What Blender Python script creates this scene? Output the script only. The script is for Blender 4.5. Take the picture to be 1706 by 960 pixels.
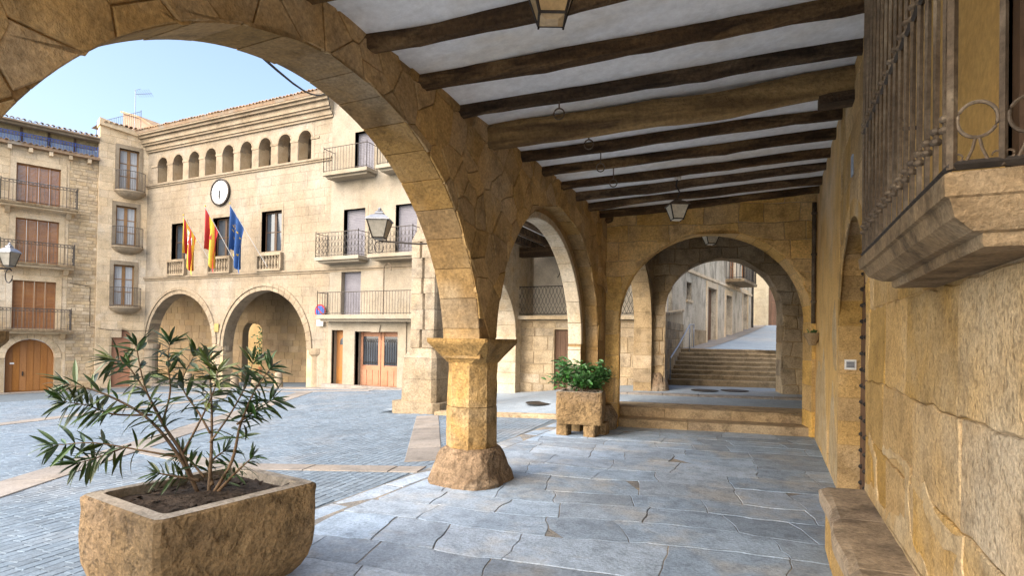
import bpy, math, random
import numpy as np
from mathutils import Vector, Matrix, noise
for o in list(bpy.data.objects): bpy.data.objects.remove(o)
S = bpy.context.scene
COL = S.collection
R = math.radians
random.seed(7)
rnd = random.Random(11)

# ------------------------------------------------------------------ camera
YAW, PITCH, ROLL = 0.4368, 0.0111, 0.0165
EYE = Vector((0, 0, 1.6))
ax_a = Vector((-math.sin(YAW)*math.cos(PITCH), math.cos(YAW)*math.cos(PITCH), math.sin(PITCH)))
ax_r = Vector((math.cos(YAW), math.sin(YAW), 0)); ax_u = ax_r.cross(ax_a)
ax_r, ax_u = ax_r*math.cos(ROLL)+ax_u*math.sin(ROLL), ax_u*math.cos(ROLL)-ax_r*math.sin(ROLL)
cam = bpy.data.objects.new('camera', bpy.data.cameras.new('camera')); COL.objects.link(cam)
cam.data.sensor_width = 36; cam.data.lens = 934.7/1706*36; cam.data.shift_y = (555.2-480)/1706
cam.data.clip_start = .05; cam.data.clip_end = 2000
cam.matrix_world = Matrix(((ax_r.x, ax_u.x, -ax_a.x, EYE.x), (ax_r.y, ax_u.y, -ax_a.y, EYE.y), (ax_r.z, ax_u.z, -ax_a.z, EYE.z), (0, 0, 0, 1)))
S.camera = cam
# ------------------------------------------------------------------ sky, sun, exposure
SUN_EL, SUN_AZ = R(36), R(203)          # azimuth clockwise from +Y: a veiled low sun on the plaza side, behind the camera
W = bpy.data.worlds.new('World'); S.world = W; W.use_nodes = True
nt = W.node_tree; bg = nt.nodes['Background']
sky = nt.nodes.new('ShaderNodeTexSky'); sky.sky_type = 'NISHITA'; sky.sun_disc = False
sky.sun_elevation = SUN_EL; sky.sun_rotation = SUN_AZ; sky.air_density = 1.0; sky.dust_density = 4.0; sky.ozone_density = .7
nt.links.new(sky.outputs[0], bg.inputs[0]); bg.inputs[1].default_value = .085
sun = bpy.data.objects.new('sun', bpy.data.lights.new('sun', 'SUN')); COL.objects.link(sun)
sun.data.energy = 1.5; sun.data.angle = R(110); sun.data.color = (1, .94, .85)
sd = Vector((math.sin(SUN_AZ)*math.cos(SUN_EL), math.cos(SUN_AZ)*math.cos(SUN_EL), math.sin(SUN_EL)))
sun.rotation_euler = sd.to_track_quat('Z', 'Y').to_euler(); sun.location = sd*60
S.view_settings.view_transform = 'Standard'; S.view_settings.look = 'None'; S.view_settings.gamma = 1
S.view_settings.use_curve_mapping = False; S.view_settings.exposure = 2.32
S.cycles.max_bounces = 7; S.cycles.diffuse_bounces = 5; S.cycles.glossy_bounces = 2; S.cycles.transmission_bounces = 2

# ------------------------------------------------------------------ materials
MATS = {}
def mat(name, c1, c2=None, sc=1.5, rough=.9, bump=.25, bsc=28, var=.18, c3=None, streak=(1, 1, 1), pit=.0, metal=0, spec=.3, dist=.02, grime=0., grain=.5):
    m = bpy.data.materials.new(name); m.use_nodes = True; N = m.node_tree.nodes; L = m.node_tree.links
    p = N['Principled BSDF']; p.inputs['Roughness'].default_value = rough; p.inputs['Metallic'].default_value = metal
    p.inputs['Specular IOR Level'].default_value = spec
    c2 = c2 or tuple(x*.75 for x in c1)
    g = N.new('ShaderNodeNewGeometry'); mp = N.new('ShaderNodeMapping'); mp.inputs['Scale'].default_value = streak
    L.new(g.outputs['Position'], mp.inputs['Vector'])
    oi = N.new('ShaderNodeObjectInfo')
    def nz(scale, det, rg=.6, vec=None):
        n = N.new('ShaderNodeTexNoise'); n.inputs['Scale'].default_value = scale; n.inputs['Detail'].default_value = det
        n.inputs['Roughness'].default_value = rg; L.new(vec or mp.outputs[0], n.inputs['Vector']); return n.outputs['Fac']
    def mix(fac, a, b, mode='MIX'):
        x = N.new('ShaderNodeMix'); x.data_type = 'RGBA'; x.blend_type = mode
        for s, v in ((x.inputs[0], fac), (x.inputs[6], a), (x.inputs[7], b)):
            if isinstance(v, (int, float)): s.default_value = v
            elif isinstance(v, tuple): s.default_value = (*v, 1)
            else: L.new(v, s)
        return x.outputs[2]
    def ramp(f, a, b):
        r = N.new('ShaderNodeMapRange'); r.inputs[1].default_value = a; r.inputs[2].default_value = b; L.new(f, r.inputs[0]); return r.outputs[0]
    def math_(op, a, b):
        r = N.new('ShaderNodeMath'); r.operation = op
        for i, v in enumerate((a, b)):
            if isinstance(v, (int, float)): r.inputs[i].default_value = v
            else: L.new(v, r.inputs[i])
        return r.outputs[0]
    col = mix(ramp(nz(sc, 3), .35, .65), c1, c2)
    if c3: col = mix(ramp(nz(sc*.45, 4, .65), .5, .68), col, c3)
    fine = nz(bsc, 4, .7, g.outputs['Position'])
    rr = math_('FRACT', math_('ADD', oi.outputs['Random'], g.outputs['Random Per Island']), 0)
    val = math_('MULTIPLY', math_('ADD', math_('MULTIPLY', rr, 2*var), 1-var), math_('ADD', math_('MULTIPLY', fine, 2*grain), 1-grain))
    if grime:      # dark weathering with a shape of its own
        gf = ramp(nz(sc*2.6, 6, .72), .47, .66); val = math_('MULTIPLY', val, math_('SUBTRACT', 1.0, math_('MULTIPLY', gf, grime)))
    hsv = N.new('ShaderNodeHueSaturation'); L.new(col, hsv.inputs['Color']); L.new(val, hsv.inputs['Value'])
    sat = math_('ADD', math_('MULTIPLY', math_('FRACT', math_('MULTIPLY', rr, 7.3), 0), var*1.2), 1-var*.6); L.new(sat, hsv.inputs['Saturation'])
    out = hsv.outputs[0]
    h = fine
    if pit:
        pf = ramp(nz(bsc*.45, 2, .5, g.outputs['Position']), .28, .5)
        out = mix(math_('MULTIPLY', math_('SUBTRACT', 1.0, pf), pit), out, tuple(x*.35 for x in c2)); h = math_('ADD', fine, math_('MULTIPLY', pf, .6))
    L.new(out, p.inputs['Base Color'])
    if bump:
        mid = nz(bsc*.22, 2, .6, g.outputs['Position'])
        hh = math_('ADD', h, math_('MULTIPLY', mid, 1.2))
        b = N.new('ShaderNodeBump'); b.inputs['Strength'].default_value = bump; b.inputs['Distance'].default_value = dist
        L.new(hh, b.inputs['Height']); L.new(b.outputs[0], p.inputs['Normal'])
    MATS[name] = m; return m
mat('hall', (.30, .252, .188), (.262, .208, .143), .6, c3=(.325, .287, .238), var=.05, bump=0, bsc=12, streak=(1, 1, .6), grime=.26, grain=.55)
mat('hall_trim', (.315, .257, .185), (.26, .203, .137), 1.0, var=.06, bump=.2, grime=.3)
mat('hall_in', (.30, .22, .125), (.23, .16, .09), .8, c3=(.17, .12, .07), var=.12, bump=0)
mat('render_pale', (.315, .278, .222), (.285, .243, .182), .5, c3=(.265, .215, .15), var=.03, bump=0, grime=.22)
mat('ashlar_left', (.66, .525, .355), (.575, .435, .275), .8, c3=(.68, .58, .445), var=.10, bump=.15, grime=.25, grain=.6)
mat('rubble_left', (.56, .44, .29), (.45, .335, .205), 1.6, var=.18, bump=0, grime=.25)
mat('mortar', (.46, .37, .25), (.38, .29, .18), 3, var=.02, bump=.4)
mat('mortar_pale', (.44, .29, .12), (.40, .26, .10), 2.2, c3=(.60, .50, .37), var=.02, bump=.5, bsc=40)
mat('mortar_light', (.52, .40, .24), (.47, .335, .17), 4, c3=(.48, .32, .14), var=.02, bump=.7, bsc=70, dist=.01, grime=.35, grain=.8)
mat('mortar_dark', (.36, .245, .12), (.28, .185, .09), 3, var=.02, bump=.5, grime=.3)
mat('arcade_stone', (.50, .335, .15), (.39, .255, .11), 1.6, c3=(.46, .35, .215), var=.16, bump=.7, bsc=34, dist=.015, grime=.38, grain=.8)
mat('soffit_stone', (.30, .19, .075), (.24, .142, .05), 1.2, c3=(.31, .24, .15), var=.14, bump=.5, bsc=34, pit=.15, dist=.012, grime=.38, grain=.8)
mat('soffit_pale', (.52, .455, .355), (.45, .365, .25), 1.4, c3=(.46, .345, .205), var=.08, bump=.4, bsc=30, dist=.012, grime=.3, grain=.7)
mat('pillar_stone', (.38, .25, .108), (.31, .19, .072), 1.6, c3=(.40, .31, .20), var=.12, bump=.7, bsc=40, pit=.25, dist=.014, grime=.5, grain=1.0)
mat('pillar_rough', (.29, .205, .13), (.19, .13, .08), 3, c3=(.35, .29, .215), var=.1, bump=.9, bsc=44, pit=.3, dist=.02, grime=.45, grain=1.0)
mat('end_stone', (.64, .43, .17), (.53, .34, .12), 1.1, c3=(.52, .39, .22), var=.16, bump=.6, bsc=34, dist=.012, grime=.42, grain=.8)
mat('passage_stone', (.36, .275, .17), (.27, .20, .12), 1.4, c3=(.40, .325, .225), var=.2, bump=.7, bsc=34, dist=.015, grime=.42, grain=.8)
mat('side_stone', (.53, .35, .145), (.45, .28, .10), 1.1, c3=(.48, .385, .255), var=.2, bump=.9, bsc=70, pit=.4, dist=.010, grime=.36, grain=.9)
mat('side_plaster', (.64, .415, .16), (.54, .33, .11), .8, c3=(.60, .46, .29), var=.02, bump=.35, bsc=40, dist=.01, grime=.28, grain=.6)
mat('ochre_plaster', (.47, .30, .10), (.42, .25, .075), 1.2, var=.02, bump=.15)
mat('balcony_stone', (.27, .195, .112), (.19, .132, .075), 2.5, c3=(.31, .25, .17), var=.05, bump=.8, bsc=60, dist=.012, grime=.55, grain=.9)
mat('bench_stone', (.40, .31, .215), (.29, .225, .155), 2.6, c3=(.13, .10, .078), var=.12, bump=.7, bsc=44, dist=.01, grime=.45, grain=.8)
mat('slab', (.325, .405, .51), (.245, .31, .395), 2.4, c3=(.39, .40, .405), var=.2, bump=.6, bsc=40, rough=.62, spec=.4, dist=.01, grime=.34, grain=.7)
mat('slab_joint', (.23, .225, .215), (.15, .15, .15), 5, c3=(.36, .30, .22), var=.02, bump=.8)
mat('sett', (.165, .215, .272), (.14, .184, .234), .9, c3=(.205, .228, .256), var=.09, bump=.3, bsc=30, rough=.75, grime=.26, grain=.6)
mat('sett_joint', (.115, .145, .175), (.085, .108, .13), 4, var=.02, bump=.3)
mat('band', (.255, .232, .212), (.21, .193, .178), 1.2, c3=(.28, .24, .20), var=.12, bump=.3, rough=.8, grime=.3)
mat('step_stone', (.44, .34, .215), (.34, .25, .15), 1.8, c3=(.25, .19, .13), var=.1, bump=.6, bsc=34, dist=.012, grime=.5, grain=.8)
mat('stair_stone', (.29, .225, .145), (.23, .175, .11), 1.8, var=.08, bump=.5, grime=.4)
mat('plaster_white', (.86, .89, .93), (.78, .815, .86), .9, c3=(.72, .69, .63), var=.02, bump=.25, bsc=14, streak=(1, 2.2, 1), grime=.12, grain=.25)
mat('beam_wood', (.10, .062, .032), (.034, .021, .012), 1.6, c3=(.22, .145, .075), var=.22, bump=1.0, bsc=26, streak=(.22, 6, 6), dist=.03, grain=1.0)
mat('beam_light', (.36, .245, .115), (.17, .11, .052), 1.6, c3=(.09, .058, .033), var=.1, bump=.9, bsc=22, streak=(.3, 3, 6), dist=.03, grain=.8)
mat('iron', (.06, .052, .046), (.035, .03, .027), 4, rough=.6, var=.05, bump=.3, metal=.4)
mat('iron_old', (.125, .095, .066), (.075, .056, .04), 9, rough=.65, var=.15, bump=.6, bsc=60, metal=.2, c3=(.18, .145, .105), dist=.005, grain=.9)
mat('iron_far', (.10, .085, .075), (.07, .06, .05), 4, rough=.6, var=.05, bump=0)
mat('shutter_wood', (.33, .155, .062), (.26, .115, .045), 2, rough=.6, var=.06, bump=.1)
mat('door_wood', (.36, .155, .04), (.28, .115, .03), 1.2, rough=.55, var=.1, bump=.2, streak=(3, 3, .4))
mat('window_wood', (.30, .17, .075), (.22, .12, .05), 2, rough=.6, var=.05, bump=.1)
mat('window_dark', (.085, .05, .03), (.055, .033, .02), 2, rough=.6, var=.05, bump=.1)
mat('door_red', (.38, .19, .11), (.32, .15, .085), 2, rough=.6, var=.06, bump=.1)
mat('door_brown', (.16, .085, .05), (.11, .06, .035), 3, rough=.6, var=.06, bump=.2, streak=(3, 3, .5))
mat('blind_grey', (.20, .195, .22), (.16, .155, .18), 2, rough=.7, var=.03, bump=.05)
mat('curtain', (.46, .47, .48), (.36, .37, .39), 3, rough=.7, var=.05, bump=.1, streak=(4, 4, .3))
mat('curtain_blue', (.30, .36, .46), (.24, .30, .40), 2, rough=.6, var=.1, bump=.05)
mat('blind_straw', (.30, .24, .13), (.20, .16, .09), 6, rough=.8, var=.1, bump=.2)
mat('tile', (.42, .29, .18), (.31, .20, .12), 3, c3=(.36, .32, .26), var=.22, bump=.4)
mat('tile_red', (.48, .23, .12), (.40, .19, .10), 3, var=.12, bump=.3)
mat('pink_wall', (.36, .25, .185), (.32, .22, .16), 1, var=.02, bump=0)
mat('grey_plaster', (.58, .50, .385), (.40, .335, .245), .8, c3=(.62, .53, .40), var=.03, bump=.25, grime=.55, streak=(1, 1, .5), grain=.7)
mat('yellow_plaster', (.40, .285, .13), (.34, .23, .095), .8, var=.03, bump=.2, grime=.2)
mat('trough_stone', (.34, .23, .115), (.25, .165, .08), 2.4, c3=(.24, .17, .105), var=.03, bump=1.0, bsc=40, pit=.4, dist=.022, grime=.5, grain=.9)
mat('trough_rim', (.40, .35, .29), (.31, .27, .22), 4, var=.03, bump=.7, bsc=50, dist=.01, grime=.4, grain=.8)
mat('soil', (.06, .042, .03), (.035, .025, .018), 14, var=.2, bump=1, bsc=40)
mat('bark', (.17, .115, .07), (.12, .08, .05), 9, var=.15, bump=.4)
mat('leaf', (.056, .105, .032), (.036, .074, .025), 5, c3=(.12, .13, .04), rough=.42, var=.42, bump=.05, spec=.45)
mat('leaf_bright', (.055, .15, .04), (.035, .105, .03), 3, rough=.45, var=.3, bump=.05, spec=.4)
mat('black', (.02, .02, .02), None, var=.02, bump=0)
mat('grey_steel', (.34, .36, .40), (.28, .30, .34), 3, rough=.4, metal=.6, var=.03, bump=0)
mat('white_paint', (.78, .78, .76), (.72, .72, .70), 3, rough=.5, var=.02, bump=0)
mat('blue_paint', (.03, .09, .36), (.025, .08, .32), 3, rough=.5, var=.02, bump=0)
mat('red_paint', (.42, .028, .028), (.36, .024, .024), 3, rough=.6, var=.02, bump=0)
mat('yellow_paint', (.62, .40, .04), (.56, .35, .04), 3, rough=.6, var=.02, bump=0)
mat('flag_blue', (.025, .075, .22), (.02, .06, .18), 3, rough=.8, var=.02, bump=0)
mat('milk_glass', (.66, .62, .50), (.58, .53, .42), 4, rough=.35, var=.03, bump=0, spec=.5)
mat('amber_glass', (.50, .36, .19), (.42, .29, .14), 4, rough=.3, var=.03, bump=0, spec=.5)
mat('glass', (.05, .06, .075), (.035, .042, .052), 1.2, rough=.06, var=.1, bump=0, spec=.9)
mat('dark_in', (.03, .025, .02), None, var=.02, bump=0)
mat('buttress_stone', (.30, .242, .17), (.245, .188, .12), .9, c3=(.32, .28, .225), var=.12, bump=.5, grime=.4, grain=.8)
mat('dusty_glass', (.30, .29, .255), (.24, .23, .20), 6, rough=.4, var=.03, bump=0, spec=.5)
mat('grey_pole', (.42, .42, .42), (.36, .36, .36), 3, rough=.5, var=.02, bump=0)
mat('cream_plaster', (.50, .42, .29), (.44, .36, .24), .8, var=.05, bump=.15, grime=.2)
mat('plate_yellow', (.36, .27, .10), (.30, .22, .08), 3, rough=.6, var=.02, bump=0)
mat('ramp_sett', (.27, .325, .385), (.23, .28, .335), .9, c3=(.31, .335, .36), var=.10, bump=.3, bsc=30, rough=.75, grime=.2, grain=.5)
mat('white_wall', (.74, .69, .60), (.66, .60, .50), .8, var=.02, bump=.15, grime=.2)
mat('tan_stone', (.42, .335, .225), (.34, .26, .165), 1.1, c3=(.45, .385, .29), var=.16, bump=.5, bsc=30, dist=.012, grime=.4, grain=.8)
def M(n): return MATS[n]

# ------------------------------------------------------------------ helpers
def tag(o, label=None, cat=None, group=None, kind=None):
    if label: o['label'] = label
    if cat: o['category'] = cat
    if group: o['group'] = group
    if kind: o['kind'] = kind
    return o
def empty(name, loc, label, cat, group=None):
    o = bpy.data.objects.new(name, None); COL.objects.link(o); o.location = loc; o.empty_display_size = .1
    o['_m'] = 0; del o['_m']
    return tag(o, label, cat, group)
def link(name, me, parent=None, mw=None):
    o = bpy.data.objects.new(name, me); COL.objects.link(o)
    if parent:
        o.parent = parent
        o.matrix_parent_inverse = WM(parent).inverted()
    if mw is not None: o.matrix_basis = mw
    return o
def WM(o):                      # world matrix of a thing whose parents are only translated
    m = o.matrix_basis.copy()
    if o.parent: m = WM(o.parent) @ o.matrix_parent_inverse @ m
    return m
class MB:
    def __init__(s): s.v = []; s.f = []; s.m = []; s.mi = 0
    def add(s, v, f):
        n = len(s.v); s.v += [tuple(x) for x in v]; s.f += [tuple(i+n for i in q) for q in f]; s.m += [s.mi]*len(f); return s
    def box(s, a, b, T=None):
        x0, y0, z0 = a; x1, y1, z1 = b
        v = [(x0, y0, z0), (x1, y0, z0), (x1, y1, z0), (x0, y1, z0), (x0, y0, z1), (x1, y0, z1), (x1, y1, z1), (x0, y1, z1)]
        if T: v = [T(*q) for q in v]
        return s.add(v, [(0, 3, 2, 1), (4, 5, 6, 7), (0, 1, 5, 4), (1, 2, 6, 5), (2, 3, 7, 6), (3, 0, 4, 7)])
    def fbox(s, fr, s0, s1, z0, z1, d0, d1):      # box in a wall frame
        return s.box((s0, z0, d0), (s1, z1, d1), lambda a, b, c: fr.p(a, b, c))
    def prism(s, fr, poly, d0, d1):
        n = len(poly); v = [fr.p(a, b, d0) for a, b in poly]+[fr.p(a, b, d1) for a, b in poly]
        return s.add(v, [tuple(range(n))[::-1], tuple(range(n, 2*n))]+[(i, (i+1) % n, n+(i+1) % n, n+i) for i in range(n)])
    def tube(s, path, r, n=6, cap=True):
        P = [Vector(p) for p in path]; rs = r if isinstance(r, (list, tuple)) else [r]*len(P); rings = []
        for i, p in enumerate(P):
            t = (P[min(i+1, len(P)-1)]-P[max(i-1, 0)]).normalized()
            u = t.cross(Vector((0, 0, 1)) if abs(t.z) < .9 else Vector((1, 0, 0))).normalized(); w = t.cross(u)
            rings.append([p+u*rs[i]*math.cos(2*math.pi*k/n)+w*rs[i]*math.sin(2*math.pi*k/n) for k in range(n)])
        v = [q for g in rings for q in g]
        f = [(i*n+k, i*n+(k+1) % n, (i+1)*n+(k+1) % n, (i+1)*n+k) for i in range(len(P)-1) for k in range(n)]
        if cap: f += [tuple(range(n))[::-1], tuple(range((len(P)-1)*n, len(P)*n))]
        return s.add(v, f)
    def lathe(s, c, prof, n=10, rot=0):
        c = Vector(c); v = []
        for r, z in prof: v += [c+Vector((r*math.cos(rot+2*math.pi*k/n), r*math.sin(rot+2*math.pi*k/n), z)) for k in range(n)]
        m = len(prof)
        return s.add(v, [(i*n+k, i*n+(k+1) % n, (i+1)*n+(k+1) % n, (i+1)*n+k) for i in range(m-1) for k in range(n)]+[tuple(range(n))[::-1], tuple(range((m-1)*n, m*n))])
    def rings(s, rg, cap=True):
        n = len(rg[0]); v = [q for g in rg for q in g]; m = len(rg)
        return s.add(v, [(i*n+k, i*n+(k+1) % n, (i+1)*n+(k+1) % n, (i+1)*n+k) for i in range(m-1) for k in range(n)]+([tuple(range(n))[::-1], tuple(range((m-1)*n, m*n))] if cap else []))
    def mesh(s, name, mats):
        me = bpy.data.meshes.new(name); me.from_pydata(s.v, [], s.f)
        for q in (mats if isinstance(mats, (list, tuple)) else [mats]): me.materials.append(M(q))
        if any(s.m): me.polygons.foreach_set('material_index', s.m)
        me.update(); return me
    def build(s, name, mats, parent=None, smooth=False):
        me = s.mesh(name, mats)
        if smooth: me.polygons.foreach_set('use_smooth', [True]*len(me.polygons))
        if parent is not None: me.transform(Matrix.Identity(4))
        return link(name, me, parent)
class Frame:                    # a vertical wall plane: s along it, z up, d out of it
    def __init__(s, x, y, deg, flip=1):
        a = R(deg); s.o = Vector((x, y, 0)); s.t = Vector((math.cos(a), math.sin(a), 0)); s.n = Vector((math.sin(a), -math.cos(a), 0))*flip
    def p(s, a, z, d=0): return s.o+s.t*a+s.n*d+Vector((0, 0, z))
def box(name, m, parent, a, b): return MB().box(a, b).build(name, m, parent)
def fbox(name, m, parent, fr, *a): return MB().fbox(fr, *a).build(name, m, parent)
# openings: ('r', s0, s1, z0, z1) or ('a', centre s, centre z, radius, bottom z)
def wall_core(mb, fr, s0, s1, z0, z1, ops, d0, d1, na=20):
    br = {s0, s1}
    for o in ops:
        if o[0] == 'r': br |= {o[1], o[2]}
        else: br |= {o[1]-o[3]*math.cos(math.pi*k/na) for k in range(na+1)}
    br = sorted(x for x in br if s0-1e-6 <= x <= s1+1e-6)
    def top(o, x):
        if o[0] == 'r': return o[4]
        return o[2]+math.sqrt(max(0, o[3]**2-(x-o[1])**2))
    for a, b in zip(br, br[1:]):
        if b-a < 1e-5: continue
        m = (a+b)/2; cur = [(z0, z0)]; spans = []
        act = sorted([o for o in ops if (o[0] == 'r' and o[1] < m < o[2]) or (o[0] == 'a' and abs(m-o[1]) < o[3])], key=lambda o: o[3] if o[0] == 'r' else o[4])
        lo = (z0, z0)
        for o in act:
            bz = o[3] if o[0] == 'r' else o[4]
            if bz > lo[0]+1e-4: spans.append((lo, (bz, bz)))
            lo = (max(lo[0], top(o, a)), max(lo[1], top(o, b)))
        spans.append((lo, (z1, z1)))
        for (la, lb), (ha, hb) in spans:
            v = [fr.p(a, la, d0), fr.p(b, lb, d0), fr.p(b, hb, d0), fr.p(a, ha, d0), fr.p(a, la, d1), fr.p(b, lb, d1), fr.p(b, hb, d1), fr.p(a, ha, d1)]
            mb.add(v, [(0, 1, 2, 3), (7, 6, 5, 4), (0, 4, 5, 1), (1, 5, 6, 2), (2, 6, 7, 3), (3, 7, 4, 0)])
    return mb
def shrink(poly, g):
    cx = sum(p[0] for p in poly)/len(poly); cy = sum(p[1] for p in poly)/len(poly); out = []
    n = len(poly)
    for i, (x, y) in enumerate(poly):            # offset along the mean inward normal
        (ax, ay), (bx, by) = poly[i-1], poly[(i+1) % n]
        n1 = Vector((-(y-ay), x-ax)); n2 = Vector((-(by-y), bx-x))
        if n1.length < 1e-9 or n2.length < 1e-9: out.append((x, y)); continue
        n1.normalize(); n2.normalize(); m = n1+n2
        if m.length < .3: m = Vector((cx-x, cy-y)); m.normalize(); k = g
        else: k = g/max(.5, m.length/2); m.normalize()
        out.append((x+m.x*k, y+m.y*k))
    return out
def area(p): return sum(p[i-1][0]*p[i][1]-p[i][0]*p[i-1][1] for i in range(len(p)))/2
def block(mb, fr, poly, d0, d1, gap, bev, jit=.0, tp=None):
    if area(poly) < 0: poly = poly[::-1]
    a = shrink(poly, gap/2)
    if area(a) < 2e-4: return False
    b = shrink(a, bev); T = tp or fr.p; n = len(a)
    if area(b) < 1e-4: b = a
    tx, tz = rnd.uniform(-jit, jit), rnd.uniform(-jit, jit); cx = sum(p[0] for p in a)/n; cz = sum(p[1] for p in a)/n
    w = max(.15, max(abs(p[0]-cx) for p in a)); h = max(.15, max(abs(p[1]-cz) for p in a)); o = rnd.uniform(-jit, jit)*.6
    dd = [d1+o+tx*(p[0]-cx)/w+tz*(p[1]-cz)/h for p in b]
    v = [T(x, z, d0) for x, z in a]+[T(x, z, q-bev) for (x, z), q in zip(a, dd)]+[T(x, z, q) for (x, z), q in zip(b, dd)]
    mb.add(v, [(i, (i+1) % n, n+(i+1) % n, n+i) for i in range(n)]+[(n+i, n+(i+1) % n, 2*n+(i+1) % n, 2*n+i) for i in range(n)]+[tuple(range(2*n, 3*n))])
    return True
def blocks(name, polys, fr, m, parent, d0, d1, gap, bev, jit=.004, limit=290, tp=None, plural=None):
    T = tp or fr.p
    def key(p):
        c = T(sum(q[0] for q in p)/len(p), sum(q[1] for q in p)/len(p), 0); return -abs(area(p))/max(.3, (c-EYE).length)**2
    polys = sorted(polys, key=key); rest = MB()
    for i, p in enumerate(polys):
        if i < limit:
            mb = MB()
            if block(mb, fr, p, d0, d1, gap, bev, jit, tp): mb.build(name, m, parent)
        else: block(rest, fr, p, d0, d1, gap, bev, jit, tp)
    if rest.v: tag(rest.build(plural or name+'s', m, parent), kind='stuff')
def cut_rect(b, o):              # rectangle minus rectangle
    a, c, e, g = b; s0, s1, z0, z1 = o
    if s1 <= a or s0 >= c or z1 <= e or z0 >= g: return [b]
    r = []
    if a < s0: r.append((a, s0, e, g))
    if c > s1: r.append((s1, c, e, g))
    x0, x1 = max(a, s0), min(c, s1)
    if e < z0: r.append((x0, x1, e, z0))
    if g > z1: r.append((x0, x1, z1, g))
    return [q for q in r if q[1]-q[0] > .03 and q[3]-q[2] > .03]
def arch_push(poly, o, sub=6, side=0):
    _, sc, zc, rr, zb = o; pts = []
    for i in range(len(poly)):
        (x0, y0), (x1, y1) = poly[i], poly[(i+1) % len(poly)]
        far = min(math.hypot(x0-sc, y0-zc), math.hypot(x1-sc, y1-zc)) > rr+1.2
        for k in range(1 if far else sub): t = k/sub; pts.append((x0+(x1-x0)*t, y0+(y1-y0)*t))
    if all((math.hypot(x-sc, y-zc) >= rr and y >= zc) or (y < zc and (not side or abs(x-sc) >= rr)) for x, y in pts): return poly
    out = []; ins = 0
    for x, y in pts:
        d = math.hypot(x-sc, y-zc)
        if side and y < zc and abs(x-sc) < rr: ins += 1; x = sc+side*rr
        elif d < rr and y >= zc-1e-6:
            ins += 1
            if d < 1e-4: d = 1e-4
            x, y = sc+(x-sc)*rr/d, zc+(y-zc)*rr/d
        if not out or math.hypot(out[-1][0]-x, out[-1][1]-y) > .012: out.append((x, y))
    if ins == len(pts) or len(out) < 3 or abs(area(out)) < .0008: return None
    return out
def ashlar(s0, s1, z0, z1, ch, bw, ops, seed=1):
    r = random.Random(seed); z = z0; out = []
    while z < z1-.02:
        h = min(r.uniform(*ch), z1-z)
        if z1-z-h < ch[0]*.4: h = z1-z
        x = s0-r.uniform(0, bw[0])
        while x < s1:
            w = r.uniform(*bw); a, b = max(x, s0), min(x+w, s1); x += w
            if b-a < .05: continue
            rs = [(a, b, z, z+h)]
            for o in ops:
                q = (o[1], o[2], o[3], o[4]) if o[0] == 'r' else (o[1]-o[3], o[1]+o[3], o[4], o[2])
                rs = [t for k in rs for t in cut_rect(k, q)]
            for o in ops:
                if o[0] == 'a': rs = [t for k in rs for t in ([(k[0], o[1], k[2], k[3]), (o[1], k[1], k[2], k[3])] if k[0] < o[1] < k[1] and k[3] < o[2]+o[3]+.02 and k[3] > o[2] else [k])]
            for a2, b2, c2, d2 in rs:
                p = [(a2, c2), (b2, c2), (b2, d2), (a2, d2)]
                for o in ops:
                    if o[0] == 'a' and p: p = arch_push(p, o)
                if p: out.append(p)
        z += h
    return out
def warp(poly, a1, f1, a2=0, f2=4, sub=5, lim=None):      # wobble a polygon's edges with a shared noise field, so neighbours still fit
    out = []
    for i in range(len(poly)):
        (x0, y0), (x1, y1) = poly[i], poly[(i+1) % len(poly)]
        for k in range(sub):
            t = k/sub; x, y = x0+(x1-x0)*t, y0+(y1-y0)*t; q = Vector((x*f1, y*f1, 1.7)); w = Vector((x*f2, y*f2, 4.1))
            dx = noise.noise(q)*a1+noise.noise(w)*a2; dy = noise.noise(q+Vector((9, 3, 5)))*a1+noise.noise(w+Vector((7, 1, 8)))*a2
            if lim: dx *= min(1, max(0, (x-lim[0])*8))*min(1, max(0, (lim[1]-x)*8))
            out.append((x+dx, y+dy))
    return out
def clip_half(poly, nx, ny, c):     # keep nx*x+ny*y <= c
    out = []
    for i in range(len(poly)):
        p, q = poly[i], poly[(i+1) % len(poly)]; a = nx*p[0]+ny*p[1]-c; b = nx*q[0]+ny*q[1]-c
        if a <= 0: out.append(p)
        if (a < 0 < b) or (b < 0 < a): t = a/(a-b); out.append((p[0]+(q[0]-p[0])*t, p[1]+(q[1]-p[1])*t))
    return out
def voronoi(s0, s1, z0, z1, dx, dz, ops, seed=3, jit=.42):
    r = random.Random(seed); seeds = []
    nz = int((z1-z0)/dz)+1; nx = int((s1-s0)/dx)+1
    for j in range(-1, nz+1):
        for i in range(-1, nx+1): seeds.append((s0+(i+.5*(j % 2)+r.uniform(-jit, jit))*dx, z0+(j+.5+r.uniform(-jit, jit))*dz))
    seeds = [q for q in seeds if r.random() > .2]; out = []
    for p in seeds:
        if not (s0 < p[0] < s1 and z0 < p[1] < z1): continue
        poly = [(s0, z0), (s1, z0), (s1, z1), (s0, z1)]
        for q in sorted(seeds, key=lambda q: (q[0]-p[0])**2+(q[1]-p[1])**2)[1:22]:
            nx_, ny_ = q[0]-p[0], q[1]-p[1]; poly = clip_half(poly, nx_, ny_, (q[0]**2+q[1]**2-p[0]**2-p[1]**2)/2)
            if len(poly) < 3: break
        if len(poly) < 3: continue
        ok = True
        for o in ops:
            if o[0] == 'a':
                if poly and len(poly) > 2: poly = arch_push(poly, o, 6, 1 if p[0] > o[1] else -1)
            if not poly or len(poly) < 3: ok = False; break
        if ok: out.append(poly)
    return out
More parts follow.
